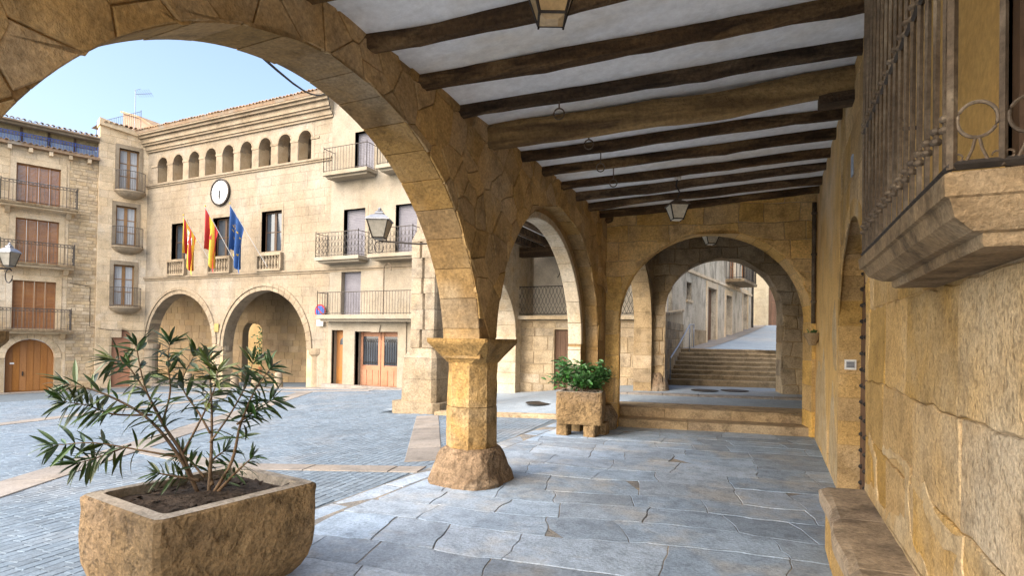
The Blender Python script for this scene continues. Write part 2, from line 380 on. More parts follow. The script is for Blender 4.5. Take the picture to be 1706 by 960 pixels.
def voussoirs(name, fr, m, parent, sc, zc, r0, r1, n, d0, d1, gap=.012, bev=.008, a0=0., a1=math.pi, k=4, jit=.003):
    da = (a1-a0)/n
    for i in range(n):
        j = rnd.uniform(-.006, .006); t0 = a0+i*da; t1 = t0+da; mb = MB()
        poly = [(sc+(r0+j)*math.cos(t0+(t1-t0)*q/k), zc+(r0+j)*math.sin(t0+(t1-t0)*q/k)) for q in range(k+1)]+[(sc+r1*math.cos(t1-(t1-t0)*q/k), zc+r1*math.sin(t1-(t1-t0)*q/k)) for q in range(k+1)]
        block(mb, fr, poly, d0, d1, gap, bev, jit); mb.build(name, m, parent)
def loft(c, prof, n=16, pw=4, nz=0., nsc=3., rot=0.):
    rg = []
    for z, rx, ry in prof:
        g = []
        for k in range(n):
            a = 2*math.pi*(k+.5)/n; ca, sa = math.cos(a), math.sin(a)
            q = (abs(ca)**pw+abs(sa)**pw)**(-1/pw); x, y = ca*q*rx, sa*q*ry
            p = Vector((c[0]+x*math.cos(rot)-y*math.sin(rot), c[1]+x*math.sin(rot)+y*math.cos(rot), c[2]+z))
            if nz: w = noise.noise(p*nsc)*nz+noise.noise(p*nsc*2.7)*nz*.5; dr = Vector((p.x-c[0], p.y-c[1], 0)); p = p+dr.normalized()*w
            g.append(p)
        rg.append(g)
    return MB().rings(rg)
def railing(name, parent, fr, s0, s1, d, z0, z1, n, m='iron_far', t=.012, sides=True, wall=0., style='bars', top=.03):
    mb = MB(); h = z1-z0
    def run(pa, pb, cnt):
        pa, pb = Vector(pa), Vector(pb)
        for z, rr in ((z1, t*1.3), (z0+.06, t), ) + (((z1-.13, t*.8),) if style in ('scroll', 'bars2') else ()): mb.tube([pa+Vector((0, 0, z)), pb+Vector((0, 0, z))], rr, 4)
        for i in range(cnt+1):
            q = pa.lerp(pb, i/cnt); big = i in (0, cnt)
            if style == 'wave' and not big:
                a = pa.lerp(pb, (i+.0)/cnt); w = (pb-pa)/cnt*.9
                for sg in (-1, 1): mb.tube([a+Vector((0, 0, z0+h*(.35+.65*k/6)))+w*sg*.5*math.sin(math.pi*2*k/6) for k in range(7)], t*.7, 3, False)
                for sg in (-1, 1): mb.tube([a+Vector((0, 0, z0+.06)), a+w*sg+Vector((0, 0, z0+h*.33))], t*.7, 3, False)
            else: mb.tube([q+Vector((0, 0, z0)), q+Vector((0, 0, z1+(.07 if big else 0)))], t*(1.6 if big else .8), 4, False)
            if style == 'ornate' and i < cnt:
                w = (pb-pa)/cnt
                for zz in (.25, .5, .75):
                    c = q+w*.5+Vector((0, 0, z0+h*zz)); mb.tube([c+w*.42*math.cos(2*math.pi*k/8)+Vector((0, 0, h*.11*math.sin(2*math.pi*k/8))) for k in range(9)], t*.7, 3, False)
            if style == 'bars2' and i < cnt:
                w = (pb-pa)/cnt; c = q+w*.5+Vector((0, 0, z1-.065)); mb.tube([c+w*.4*math.cos(2*math.pi*k/6)+Vector((0, 0, .055*math.sin(2*math.pi*k/6))) for k in range(7)], t*.7, 3, False)
    f0 = lambda s, dd: fr.p(s, 0, dd)
    run(f0(s0, d), f0(s1, d), n)
    if sides:
        k = max(2, int(abs(d-wall)/(abs(s1-s0)/n)))
        run(f0(s0, wall), f0(s0, d), k); run(f0(s1, d), f0(s1, wall), k)
    return mb.build(name, m, parent)
def window(parent, fr, s0, s1, z0, z1, d, m, cols=2, rows=3, pane='glass', name='window', fw=.07):
    mb = MB(); mb.fbox(fr, s0, s1, z1-fw, z1, d-.06, d); mb.fbox(fr, s0, s1, z0, z0+fw, d-.06, d)
    cw = (s1-s0)/cols
    for c in range(cols):
        a, b = s0+c*cw, s0+(c+1)*cw
        mb.fbox(fr, a, a+fw, z0+fw, z1-fw, d-.06, d+.002); mb.fbox(fr, b-fw, b, z0+fw, z1-fw, d-.06, d+.002)
        for k in range(1, rows): z = z0+fw+(z1-z0-2*fw)*k/rows; mb.fbox(fr, a+fw, b-fw, z-.018, z+.018, d-.05, d-.01)
    w = mb.build(name, m, parent)
    for c in range(cols):
        a, b = s0+c*cw+fw, s0+(c+1)*cw-fw
        for k in range(rows):
            q0 = z0+fw+(z1-z0-2*fw)*k/rows+(.018 if k else 0); q1 = z0+fw+(z1-z0-2*fw)*(k+1)/rows-(.018 if k < rows-1 else 0)
            fbox('pane', pane, w, fr, a, b, q0, q1, d-.045, d-.035)
    return w
def shutters(parent, fr, s0, s1, z0, z1, d, m='shutter_wood', n=4, pitch=.06):
    cw = (s1-s0)/n
    for c in range(n):
        a, b = s0+c*cw+.006, s0+(c+1)*cw-.006; mb = MB(); e = .05
        mb.fbox(fr, a, a+e, z0, z1, d-.04, d); mb.fbox(fr, b-e, b, z0, z1, d-.04, d)
        for q in (z0, (z0+z1)/2-e/2, z1-e): mb.fbox(fr, a+e, b-e, q, q+e, d-.04, d-.003)
        z = z0+e
        while z < z1-e:
            mb.add([fr.p(a+e, z, d-.005), fr.p(b-e, z, d-.005), fr.p(b-e, z+pitch*1.02, d-.035), fr.p(a+e, z+pitch*1.02, d-.035)], [(0, 1, 2, 3)]); z += pitch
        mb.build('shutter', m, parent)
def tiles(parent, fr, s0, s1, z, d, rise=.3, ln=.5, pitch=.21, m='tile', name='roof_tile'):
    """a row of curved cover tiles at the eaves, sloping back"""
    n = 6; rr = pitch*.42; mb = MB(); vs = []
    for j, (q, k) in enumerate(((0, 1.0), (1, .85))):
        for i in range(n+1): a = math.pi*i/n; vs.append((rr*k*math.cos(a), q*ln, rr*k*math.sin(a)+q*ln*rise))
        for i in range(n+1): a = math.pi*(n-i)/n; vs.append(((rr*k-.018)*math.cos(a), q*ln, (rr*k-.018)*math.sin(a)+q*ln*rise))
    c = 2*(n+1); mb.add(vs, [(i, (i+1) % c, c+(i+1) % c, c+i) for i in range(c)]+[(i, c-1-i, c-2-i, i+1) for i in range(n)])
    me = mb.mesh(name, m); k = int((s1-s0)/pitch); rot = math.atan2(fr.t.y, fr.t.x)
    flip = 1 if fr.t.cross(Vector((0, 0, 1))).dot(fr.n) > 0 else -1
    for i in range(k):
        p = fr.p(s0+(i+.5)*pitch, z+rnd.uniform(-.012, .012), d+rnd.uniform(-.03, .03))
        link(name, me, parent, Matrix.Translation(p) @ Matrix.Rotation(rot+(0 if flip > 0 else math.pi)+rnd.uniform(-.05, .05), 4, 'Z'))
def text_mesh(body, size, m, fr, s, z, d, name, parent):
    cu = bpy.data.curves.new('t', 'FONT'); cu.body = body; cu.size = size; cu.align_x = 'CENTER'; cu.align_y = 'CENTER'
    ob = bpy.data.objects.new('t', cu); me = bpy.data.meshes.new_from_object(ob); bpy.data.objects.remove(ob)
    for v in me.vertices: v.co = fr.p(s+v.co.x, z+v.co.y, d)
    me.materials.clear(); me.materials.append(M(m)); return link(name, me, parent)

TH = Frame(-30.2, 18.6, 0); LH = Frame(-30.2, 18.6, 70); AI = Frame(-2.85, 0, 90); AO = Frame(-3.3, 0, 90, -1)
RW = Frame(.66, 0, 90, -1); EF = Frame(-2.85, 10.2, 11.4); FF = Frame(-2.85, 14.7, 11.4); SH = Frame(-2.75, 19.3, 82); BH = Frame(-9, 16, 0)
def plaza_z(x): return min(0., .045*x+.164) if x > -34 else -1.366

# ------------------------------------------------------------------ ground
mb = MB(); xs = [-250, -34, -3.62, 250]; ys = [-250, 250]
for a, b in zip(xs, xs[1:]): mb.add([(a, -250, plaza_z(a)-.007), (b, -250, plaza_z(b)-.007), (b, 250, plaza_z(b)-.007), (a, 250, plaza_z(a)-.007)], [(0, 1, 2, 3)])
ground = tag(mb.build('plaza_ground', 'sett_joint'), kind='structure')
# setts: rows of small blue grey stones
def sett_field():
    V = []; Fc = []; r = np.random.RandomState(4)
    ang = R(95); ca, sa = math.cos(ang), math.sin(ang)
    def put(px, py, hl, hw):
        d = Vector((px, py, 0))-Vector((EYE.x, EYE.y, 0)); dep = d.x*ax_a.x+d.y*ax_a.y
        if dep < .1: return
        u = (d.x*ax_r.x+d.y*ax_r.y)/dep
        if u < -1.8 or u > 1.4: return
        n = len(V); t = r.uniform(-.0018, .0018, 4); g = .004
        cs = ((-1, -1), (1, -1), (1, 1), (-1, 1))
        for lvl, ins, dz in ((0, 0, -.03), (1, 0, -.006), (2, g, 0)):
            for k, (i, j) in enumerate(cs):
                lx, ly = i*(hl-ins), j*(hw-ins); x = px+lx*ca-ly*sa; y = py+lx*sa+ly*ca
                V.append((x, y, plaza_z(x)+dz+(t[k] if lvl else 0)))
        for q in (0, 4):
            for k in range(4): Fc.append((n+q+k, n+q+(k+1) % 4, n+q+4+(k+1) % 4, n+q+4+k))
        Fc.append((n+8, n+9, n+10, n+11))
    w = .105
    for row in range(30, 245):
        y0 = row*w; x = -4+r.uniform(0, .2)
        while x < 21:
            l = r.uniform(.14, .25); cx, cy = x+l/2, y0
            wx, wy = cx*ca-cy*sa, cx*sa+cy*ca; x += l
            if -25 < wx < -3.86 and -2 < wy < (18.1 if wx < -8.6 else 11.0) and not (wx > -8.5 and wy > 10.9): put(wx, wy, l/2-.003, w/2-.003)
    me = bpy.data.meshes.new('setts'); me.from_pydata(V, [], Fc); me.materials.append(M('sett')); me.update()
    tag(link('setts', me, ground), kind='stuff')
sett_field()
def plaza_tp(x, y, d): return Vector((x, y, plaza_z(x)+d))
def band(p, q, w, seg=.95):
    p, q = Vector(p), Vector(q); L = (q-p).length; t = (q-p)/L; nn = Vector((-t.y, t.x)); a = 0; polys = []
    while a < L:
        b = min(L, a+rnd.uniform(seg*.7, seg*1.3)); c = [p+t*a+nn*w/2, p+t*a-nn*w/2, p+t*b-nn*w/2, p+t*b+nn*w/2]; polys.append([(v.x, v.y) for v in c]); a = b
    blocks('band_slab', polys, None, 'band', ground, -.03, .012, .012, .006, .002, tp=plaza_tp)
for b_ in (((-5.9, .3), (-16.3, 16.2), .62), ((-6.5, 5.1), (-3.86, 5.75), .34), ((-7.0, 10.6), (-4.15, 6.2), .5), ((-15.9, 5.5), (-17.5, 13.5), .6), ((-9.2, 5.6), (-6.5, 5.1), .34), ((-26, 14.3), (-14, 17.3), .5), ((-17.5, 13.4), (-22.5, 17.6), .5)): band(*b_)
polys = ashlar(-26, -9, 17.7, 18.5, (.4, .4), (.7, 1.2), [], 5); blocks('band_slab', polys, None, 'band', ground, -.03, .03, .012, .006, .002, tp=plaza_tp)
# pale pavement along the left houses
mb = MB(); q = [LH.p(-14, 0, 0), LH.p(.6, 0, 0), LH.p(.6, 0, 1.3), LH.p(-14, 0, 1.3)]
v = [(p.x, p.y, plaza_z(p.x)+.02) for p in q]+[(p.x, p.y, plaza_z(p.x)-.1) for p in q]
tag(mb.add(v, [(0, 1, 2, 3), (0, 4, 5, 1), (1, 5, 6, 2), (2, 6, 7, 3), (3, 7, 4, 0)]).build('house_pavement', 'band'), kind='structure')

# portico floor: large worn slabs
floor = tag(MB().box((-3.84, -5, -.2), (.8, 10.95, -.006)).build('portico_floor', 'slab_joint'), kind='structure')
sk = R(11.4); ct, st_ = math.cos(sk), math.sin(sk)
polys = []; r = random.Random(21); t = -3.2; rows = []
while t < 11.6: h = r.uniform(.40, .66); rows.append((t, t+h)); t += h
for (t0, t1) in rows:
    x = -5+r.uniform(0, .8); e0 = (r.uniform(-.05, .05), r.uniform(-.05, .05))
    while x < 3.6:
        w = r.uniform(.42, 1.2); e1 = (r.uniform(-.06, .06), r.uniform(-.06, .06))
        c = [(x+e0[0], t0), (x+w+e1[0], t0), (x+w+e1[1], t1), (x+e0[1], t1)]; e0 = e1
        p = [(a*ct-b*st_, a*st_+b*ct) for a, b in c]; x += w
        if area(p) < 0: p = p[::-1]
        for h_ in ((-1, 0, 3.56), (1, 0, .74), (0, 1, 10.9), (0, -1, 2.0)):
            if len(p) > 2: p = clip_half(p, *h_)
        if len(p) > 2 and area(p) > .02: polys.append(warp(p, .16, .8, .034, 5, 9, (-3.56, .74)))
blocks('paving_slab', polys, None, 'slab', floor, -.05, 0, .009, .003, .004, tp=lambda x, y, d: Vector((x, y, d)))
polys = []; y = -2
while y < 10.9: l = r.uniform(.7, 1.3); polys.append([(-3.83, y), (-3.57, y), (-3.57, min(y+l, 10.9)), (-3.83, min(y+l, 10.9))]); y += l
blocks('kerb_stone', polys, None, 'slab', floor, -.1, -.004, .012, .012, .004, tp=lambda x, y, d: Vector((x, y, d)))

# street and passage pavement beyond the portico
def sm(x): x = max(0, min(1, x)); return x*x*(3-2*x)
def pass_z(x, y): return plaza_z(x)+.06+(.312-plaza_z(x)-.06)*sm((x+7.2)/4.4)*max(sm((y-11.05)/1.6), sm((x+3.3)/.35))+.06*sm((y-13.8)/2)
mb = MB(); nx_, ny_ = 30, 20
P_ = [(-8.6+i*10.2/nx_, 11.05+j*6.6/ny_+(.2*max(0, (-8.6+i*10.2/nx_)+2.85) if j == 0 else 0)) for j in range(ny_+1) for i in range(nx_+1)]
mb.add([(x, y, pass_z(x, y)) for x, y in P_], [(j*(nx_+1)+i, j*(nx_+1)+i+1, (j+1)*(nx_+1)+i+1, (j+1)*(nx_+1)+i) for j in range(ny_) for i in range(nx_)])
passage = tag(mb.build('passage_pavement', 'ramp_sett'), kind='structure')
polys = []; x = -6.95
while x < -3.3: l = rnd.uniform(.7, 1.2); polys.append([(x, 10.78), (x+l, 10.8), (x+l, 11.12), (x, 11.1)]); x += l
blocks('kerb_stone', polys, None, 'step_stone', passage, -.05, .075, .01, .012, .003, tp=lambda x, y, d: Vector((x, y, plaza_z(x)+d)))
polys = [[(-4.0+i*.8, 13.35+i*.16), (-3.2+i*.8, 13.51+i*.16), (-3.2+i*.8, 13.8+i*.16), (-4.0+i*.8, 13.64+i*.16)] for i in range(6)]
blocks('kerb_stone', polys, None, 'band', passage, -.02, .045, .01, .012, .002, tp=lambda x, y, d: Vector((x, y, pass_z(x, y)+d)))
for c in ((-1.6, 15.2), (-.9, 15.5), (-4.9, 12.1)):
    tag(MB().lathe((c[0], c[1], pass_z(*c)+.002), [(.34, 0), (.34, .012), (.3, .014), (.3, .008), (.27, .008), (.27, .014)], 20).build('manhole_cover', 'iron'), {-1.6: 'round iron manhole cover in the passage, left one of the pair below the stairs', -.9: 'round iron manhole cover in the passage, right one of the pair below the stairs', -4.9: 'round iron manhole cover in the street behind the leafy planter'}[c[0]], 'manhole cover')

# ------------------------------------------------------------------ arcade wall
arc = empty('arcade_wall', (-3.07, 5.47, 0), 'brown rubble stone arcade wall with two round arches opening on the plaza', 'arcade')
A1 = ('a', 3.09, 1.38, 2.215, -.3); A2 = ('a', 7.69, 1.49, 2.045, -.3); A2o = ('a', 7.62, 1.53, 1.83, -.3); A0 = ('a', -2.2, 1.4, 2.4, -.3); PR = ('r', 5.2, 5.84, -.3, 1.56)
wall_core(wall_core(MB(), AI, -2.2, 10.75, -.3, 4.5, [A0, A1, A2, PR], -.22, 0, 30), AI, -2.2, 10.75, -.3, 4.5, [A0, A1, A2o, PR], -.45, -.2202, 30).build('wall_core', 'mortar_dark', arc)
st = voronoi(-.2, 10.18, 1.6, 4.02, .31, .23, [('a', A1[1], A1[2], 2.20, 0), ('a', A2[1], A2[2], 2.03, 0)], 5, .5)
st = [warp(p, .05, 2.2, .018, 8, 3) if all(min(abs(math.hypot(q[0]-c_[1], q[1]-c_[2])-c_[3]) for c_ in (A1, A2)) > .13 for q in p) else p for p in st]
blocks('wall_stone', st, AI, 'arcade_stone', arc, -.01, .019, .011, .006, .007)
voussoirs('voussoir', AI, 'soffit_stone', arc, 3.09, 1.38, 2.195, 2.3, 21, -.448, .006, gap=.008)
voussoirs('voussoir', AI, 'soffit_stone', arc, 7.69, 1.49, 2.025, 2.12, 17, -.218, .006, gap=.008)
voussoirs('voussoir', AI, 'soffit_pale', arc, 7.62, 1.53, 1.81, 1.92, 15, -.452, -.21, gap=.01)  # outer ring and jamb: paler stone, with bright plaza light put into its colour
for y, zz in ((9.72, 1.49),):     # jamb of the second arch
    z = .35
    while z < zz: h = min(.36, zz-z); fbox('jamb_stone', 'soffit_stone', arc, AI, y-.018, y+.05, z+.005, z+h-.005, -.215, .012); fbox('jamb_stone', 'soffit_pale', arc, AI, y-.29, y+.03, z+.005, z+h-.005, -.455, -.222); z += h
# outer face, plain coursed stones seen only from the plaza
blocks('wall_stone', ashlar(-.2, 10.2, 1.6, 4.4, (.3, .4), (.4, .8), [('a', 3.09, 1.38, 2.3, 0), ('a', 7.62, 1.53, 1.92, 0)], 8), AO, 'soffit_stone', arc, -.01, .02, .012, .008, limit=0, plural='outer_stones')
box('upper_wall', 'hall', arc, (-3.3, -2.2, 4.5), (-2.9, 10.7, 8.6))
def pillar(cx, cy, full=True):
    oct_ = lambda hx, hy, c: [(-hx+c, -hy), (hx-c, -hy), (hx, -hy+c), (hx, hy-c), (hx-c, hy), (-hx+c, hy), (-hx, hy-c), (-hx, -hy+c)]
    def seg(name, prof, m, nzz=.006):
        rg = []
        for z, hx, hy, c in prof:
            g = []
            o8 = oct_(hx, hy, c)
            for i in range(8):
                (x0, y0), (x1, y1) = o8[i], o8[(i+1) % 8]
                for k in range(4): t = k/4; p = Vector((cx+x0+(x1-x0)*t, cy+y0+(y1-y0)*t, z)); w = noise.noise(p*5)*nzz+noise.noise(p*14)*nzz*.6; d = Vector((p.x-cx, p.y-cy, 0)).normalized(); g.append(p+d*w)
            rg.append(g)
        return MB().rings(rg).build(name, m, arc)
    def lv(z0, z1, hx, hy, c, n=6): return [(z0+(z1-z0)*i/n, hx, hy, c) for i in range(n+1)]
    seg('shaft', lv(.38, .84, .255, .27, .145), 'pillar_stone', .010); seg('shaft', lv(.846, 1.335, .252, .268, .145), 'pillar_stone', .010)
    seg('capital', [(1.332, .25, .265, .115), (1.36, .265, .28, .10), (1.42, .30, .315, .08), (1.50, .35, .365, .05), (1.545, .375, .395, .03), (1.56, .38, .40, .02), (1.60, .38, .40, .02)], 'pillar_stone', .006)
    loft((cx, cy, -.02), [(0, .425, .43), (.06, .42, .425), (.13, .395, .40), (.2, .375, .38), (.27, .36, .365), (.33, .335, .345), (.385, .30, .31), (.41, .265, .28)], 44, 3.2, .05, 4.5).build('base', 'pillar_rough', arc)
pillar(-3.10, 5.60); pillar(-3.32, .86)
loft((-2.95, 10.0, -.02), [(0, .36, .34), (.12, .34, .33), (.25, .33, .32), (.36, .31, .31), (.45, .26, .28)], 40, 3, .06, 4).build('base', 'pillar_rough', arc)

# ------------------------------------------------------------------ end wall with arch, and the second arch behind it
end = empty('end_arch_wall', (-1.1, 10.5, 0), 'ochre stone wall with round arch closing the far end of the portico', 'arch')
EA = ('a', 1.88, 1.98, 1.64, -.3)
wall_core(MB(), EF, -.05, 3.75, -.3, 4.6, [EA], -.55, 0, 30).build('wall_core', 'mortar', end)
blocks('wall_stone', ashlar(0, 3.72, .0, 2.5, (.38, .52), (.4, .7), [('a', 1.88, 1.98, 1.625, -.3)], 12)+[warp(p, .06, 1.5, .012, 5, 4) for p in ashlar(0, 3.72, 2.5, 4.35, (.26, .4), (.35, .8), [('a', 1.88, 1.98, 1.625, 0)], 9)], EF, 'end_stone', end, -.01, .016, .010, .008, .005)
voussoirs('voussoir', EF, 'end_stone', end, 1.88, 1.98, 1.62, 1.75, 17, -.548, .004, gap=.008)
for sg, x in ((1, .26), (-1, 3.5)):
    z = .0
    while z < 1.97: h = min(.44, 1.98-z); fbox('jamb_stone', 'end_stone', end, EF, x-.05 if sg > 0 else x, x if sg > 0 else x+.05, z+.005, z+h-.005, -.545, .006); z += h
sec = empty('passage_arch_wall', (-1.2, 15, 0), 'darker stone arch behind the end arch, at the foot of the stairs', 'arch')
FA = ('a', 1.71, 2.37, 1.41, -.3)
wall_core(MB(), FF, -.30, 3.9, .0, 4.9, [FA], -.7, 0, 26).build('wall_core', 'mortar_dark', sec)
blocks('wall_stone', [warp(p, .07, 1.7, .012, 5, 4) for p in ashlar(-.28, 3.72, .3, 4.7, (.26, .42), (.3, .65), [('a', 1.71, 2.37, 1.395, -.3)], 14)], FF, 'passage_stone', sec, -.01, .02, .014, .012, .006)
voussoirs('voussoir', FF, 'passage_stone', sec, 1.71, 2.37, 1.39, 1.5, 13, -.698, .005, gap=.01)
for sg, x in ((1, .32), (-1, 3.1)):
    z = .36
    while z < 2.36: h = min(.42, 2.37-z); fbox('jamb_stone', 'passage_stone', sec, FF, x-.06 if sg > 0 else x, x if sg > 0 else x+.06, z+.006, z+h-.006, -.695, .006); z += h
c = FF.p(.0, .3, -.25); loft(c, [(0, .44, .42), (.2, .42, .40), (.36, .38, .36), (.5, .32, .3)], 36, 3, .05, 4, R(11.4)).build('base', 'pillar_rough', sec)
sa_ = empty('side_arch_wall', (-2.95, 12.7, 0), 'stone arch on the left of the passage, between the end arch and the second arch', 'arch')
PA = Frame(-2.84, 0, 90)
wall_core(MB(), PA, 10.76, 15.2, .0, 4.6, [('a', 12.80, 1.95, 1.72, -.3)], -.45, 0, 24).build('wall_core', 'passage_stone', sa_)
voussoirs('voussoir', PA, 'passage_stone', sa_, 12.80, 1.95, 1.70, 1.82, 13, -.447, .006)
blocks('wall_stone', [warp(p, .05, 1.7, .012, 5, 3) for p in ashlar(10.8, 14.6, 2.2, 4.5, (.26, .4), (.3, .6), [('a', 12.8, 1.95, 1.82, 0)], 19)], PA, 'passage_stone', sa_, -.01, .016, .012, .01, .005)
for k in range(5): fbox('jamb_stone', 'passage_stone', sa_, PA, 14.50, 14.56, .2+k*.35, .54+k*.35, -.447, .008)
# passage side wall and ceiling
pw = empty('passage_side_wall', (.72, 13, 0), 'rough rubble wall on the right of the vaulted passage', 'wall')
PW = Frame(.70, 0, 90, -1)
fbox('wall_core', 'mortar', pw, PW, 11.45, 15.5, 0, 4.9, -.5, 0); blocks('wall_stone', voronoi(11.47, 15.4, .35, 4.4, .34, .27, [], 18), PW, 'passage_stone', pw, -.01, .03, .02, .015, .012)
pc = empty('passage_ceiling', (-1.1, 13, 4.4), 'dark boarded ceiling over the passage between the two arches', 'ceiling')
box('boards', 'plaster_white', pc, (-2.9, 10.9, 4.62), (.75, 15.2, 4.7))
for i in range(6): y = 11.5+i*.6; fbox('beam', 'beam_wood', pc, Frame(-2.9, y, 11.4), 0, 3.7, 4.45, 4.63, -.14, 0)

# ------------------------------------------------------------------ steps and staircase
stp = empty('portico_steps', (-1.1, 10.8, 0), 'two long worn stone steps rising through the end arch', 'steps')
def step_row(par, fr, s0, s1, z0, z1, d0, d1, m, cuts, name='step'):
    e = [s0]+cuts+[s1]
    for a, b in zip(e, e[1:]):
        n = 6; mb = MB(); rg = []
        for i in range(n+1):
            s = a+.004+(b-a-.008)*i/n; w = noise.noise(Vector((s*2, z1*9, 0)))*.012
            pr = [(d1, z0), (d1+w*.6, z1-.03), (d1-.012+w, z1-.008), (d1-.04, z1+w*.4), (d0, z1), (d0, z0)]
            rg.append([fr.p(s, zz, dd) for dd, zz in pr])
        mb.rings(rg).build(name, m, par)
step_row(stp, EF, .16, 3.72, -.02, .15, -1.2, -.10, 'step_stone', [1.5]); step_row(stp, EF, .22, 3.72, .15, .33, -1.5, -.56, 'step_stone', [1.1, 2.3])
SF = Frame(-2.85, 16.35, 13)
sta = empty('street_staircase', (-1.2, 17.5, .4), 'flight of eight stone steps climbing from the passage to the street', 'stairs')
for i in range(8): step_row(sta, SF, .0+.0*i, 3.5, .3, .415+.122*(i+1), -4.2, -.33*i, 'stair_stone', [], 'step')
for i in range(8): fbox('nosing', 'step_stone', sta, SF, .01, 3.49, .415+.122*(i+1)-.03, .415+.122*(i+1)+.004, -.33*i-.05, -.33*i+.018)
mb = MB(); mb.tube([Vector((-2.58, 15.9, .55)), Vector((-2.58, 15.9, 1.15)), Vector((-2.52, 16.9, 1.5)), Vector((-2.45, 18.7, 2.16)), Vector((-2.45, 19.8, 2.2))], .024, 8)
mb.tube([(-2.45, 18.7, 2.16), (-2.45, 18.7, 1.3)], .018, 6); mb.tube([(-2.45, 19.75, 2.2), (-2.45, 19.75, 1.3)], .018, 6)
tag(mb.build('handrail', 'grey_steel', smooth=True), 'grey steel handrail along the left side of the stairs', 'handrail')
# retaining wall left of the stairs
rw_ = empty('stair_side_wall', (-2.9, 17.5, 0), 'stone parapet wall left of the stairs behind the handrail', 'wall')
SW = Frame(-2.75, 15.4, 90)
MB().prism(SW, [(0, 0), (5, 0), (5, 2.6), (3.9, 2.6), (0, 2.25)], -.3, 0).build('wall_core', 'mortar', rw_)
blocks('wall_stone', ashlar(.02, 4.4, .3, 2.2, (.25, .34), (.35, .7), [], 31), SW, 'passage_stone', rw_, -.01, .018, .016, .01, .006)
blocks('coping_stone', [[(i*.8, 2.255+i*.07), ((i+1)*.8, 2.255+(i+1)*.07), ((i+1)*.8, 2.35+(i+1)*.07), (i*.8, 2.35+i*.07)] for i in range(5)], SW, 'step_stone', rw_, -.3, .04, .01, .01)
# the street climbing away
mb = MB(); rp = []
for j in range(13):
    y = 19.0+j*1.3; z = 1.385+.075*max(0, (y-19.6))+.0016*max(0, y-22)**2
    for i in range(5): x = -3.1+(y-19)*.11+i*2.2; rp.append((x, y+.2*i, z))
mb.add(rp, [(j*5+i, j*5+i+1, (j+1)*5+i+1, (j+1)*5+i) for j in range(12) for i in range(4)])
ramp = tag(mb.build('street_ramp', 'ramp_sett'), kind='structure')
mb = MB(); rp2 = []
for j in range(13):
    y = 19.0+j*1.3; z = 1.392+.075*max(0, (y-19.6))+.0016*max(0, y-22)**2
    for x0 in (0, .9): rp2.append((-3.0+(y-19)*.125+x0, y+.01, z))
mb.add(rp2, [(j*2, j*2+1, j*2+3, j*2+2) for j in range(12)]); tag(mb.build('street_gutter_strip', 'band'), kind='structure')

# houses up the street
sh = empty('street_house', (-2.75, 22, 1.4), 'weathered grey plaster house with iron balcony on the climbing street', 'house')
ops = [('r', 3.2, 4.6, 1.2, 3.72), ('r', .4, 1.0, 3.05, 3.66), ('r', 6.3, 7.4, 1.4, 3.65), ('r', 7.0, 8.2, 4.35, 6.3), ('r', 9.6, 10.6, 4.35, 6.1), ('r', 9.9, 11, 1.8, 4)]
wall_core(MB(), SH, -1.2, 12.2, 0, 9, ops, -.4, 0).build('wall', 'grey_plaster', sh)
fbox('lower_wall', 'passage_stone', sh, SH, 1.2, 3.1, 1, 2.05, 0, .012)
for a, b, c0, c1, mm in ((3.2, 4.6, 1.2, 3.72, 'door_brown'), (6.3, 7.4, 1.4, 3.65, 'door_brown'), (9.9, 11, 1.8, 4, 'door_brown')):
    d_ = fbox('door', mm, sh, SH, a, b, c0, c1, -.3, -.22)
    for k in range(4): w = (b-a)/4; fbox('plank', mm, d_, SH, a+k*w+.01, a+(k+1)*w-.01, c0, c1, -.22, -.2)
    mb = MB(); mb.fbox(SH, a-.2, a, c0, c1+.22, -.02, .03); mb.fbox(SH, b, b+.2, c0, c1+.22, -.02, .03); mb.fbox(SH, a, b, c1, c1+.22, -.02, .028); mb.build('door_surround', 'ashlar_left', sh)
w_ = window(sh, SH, .4, 1.0, 3.05, 3.66, -.15, 'window_dark', 1, 2); fbox('sill', 'ashlar_left', w_, SH, .32, 1.08, 2.97, 3.05, -.1, .06)
window(sh, SH, 7.0, 8.2, 4.35, 6.3, -.1, 'shutter_wood', 2, 3); shutters(sh, SH, 9.6, 10.6, 4.35, 6.1, -.05, n=2)
b_ = fbox('balcony', 'balcony_stone', sh, SH, 6.2, 9.2, 4.2, 4.32, 0, .75); railing('railing', b_, SH, 6.25, 9.15, .7, 4.32, 5.25, 22, 'iron')
fbox('string_course', 'ashlar_left', sh, SH, -1.2, 12.2, 4.0, 4.1, 0, .05)
mb = MB(); mb.tube([SH.p(12.1, 1.5, .06), SH.p(12.1, 9, .06)], .05, 8); mb.build('drainpipe', 'iron', sh)
fh = empty('far_street_house', (1, 34, 2.5), 'cream house with brown door closing the end of the climbing street', 'house')
FH = Frame(-3, 32.6, 8)
wall_core(MB(), FH, 0, 9, 1, 7.6, [('r', 2.75, 3.5, 2.2, 4.6), ('r', 2.6, 3.6, 5.6, 7.4)], -.4, 0).build('wall', 'cream_plaster', fh)
blocks('wall_block', ashlar(.05, 8, 2.2, 7.5, (.42, .5), (.6, 1.1), [('r', 2.6, 3.65, 2.2, 4.75), ('r', 2.5, 3.7, 5.5, 7.5)], 41), FH, 'cream_plaster', fh, -.01, .012, .014, .006, .002)
d_ = fbox('door', 'door_brown', fh, FH, 2.75, 3.5, 2.2, 4.6, -.2, -.12)
for k in range(3): fbox('panel', 'door_brown', d_, FH, 2.83, 3.42, 2.45+k*.72, 3.05+k*.72, -.12, -.1)
window(fh, FH, 2.6, 3.6, 5.6, 7.4, -.15, 'window_dark')
rs = empty('right_street_house', (2.4, 24, 1.5), 'plain cream wall of the house on the right of the climbing street', 'house')
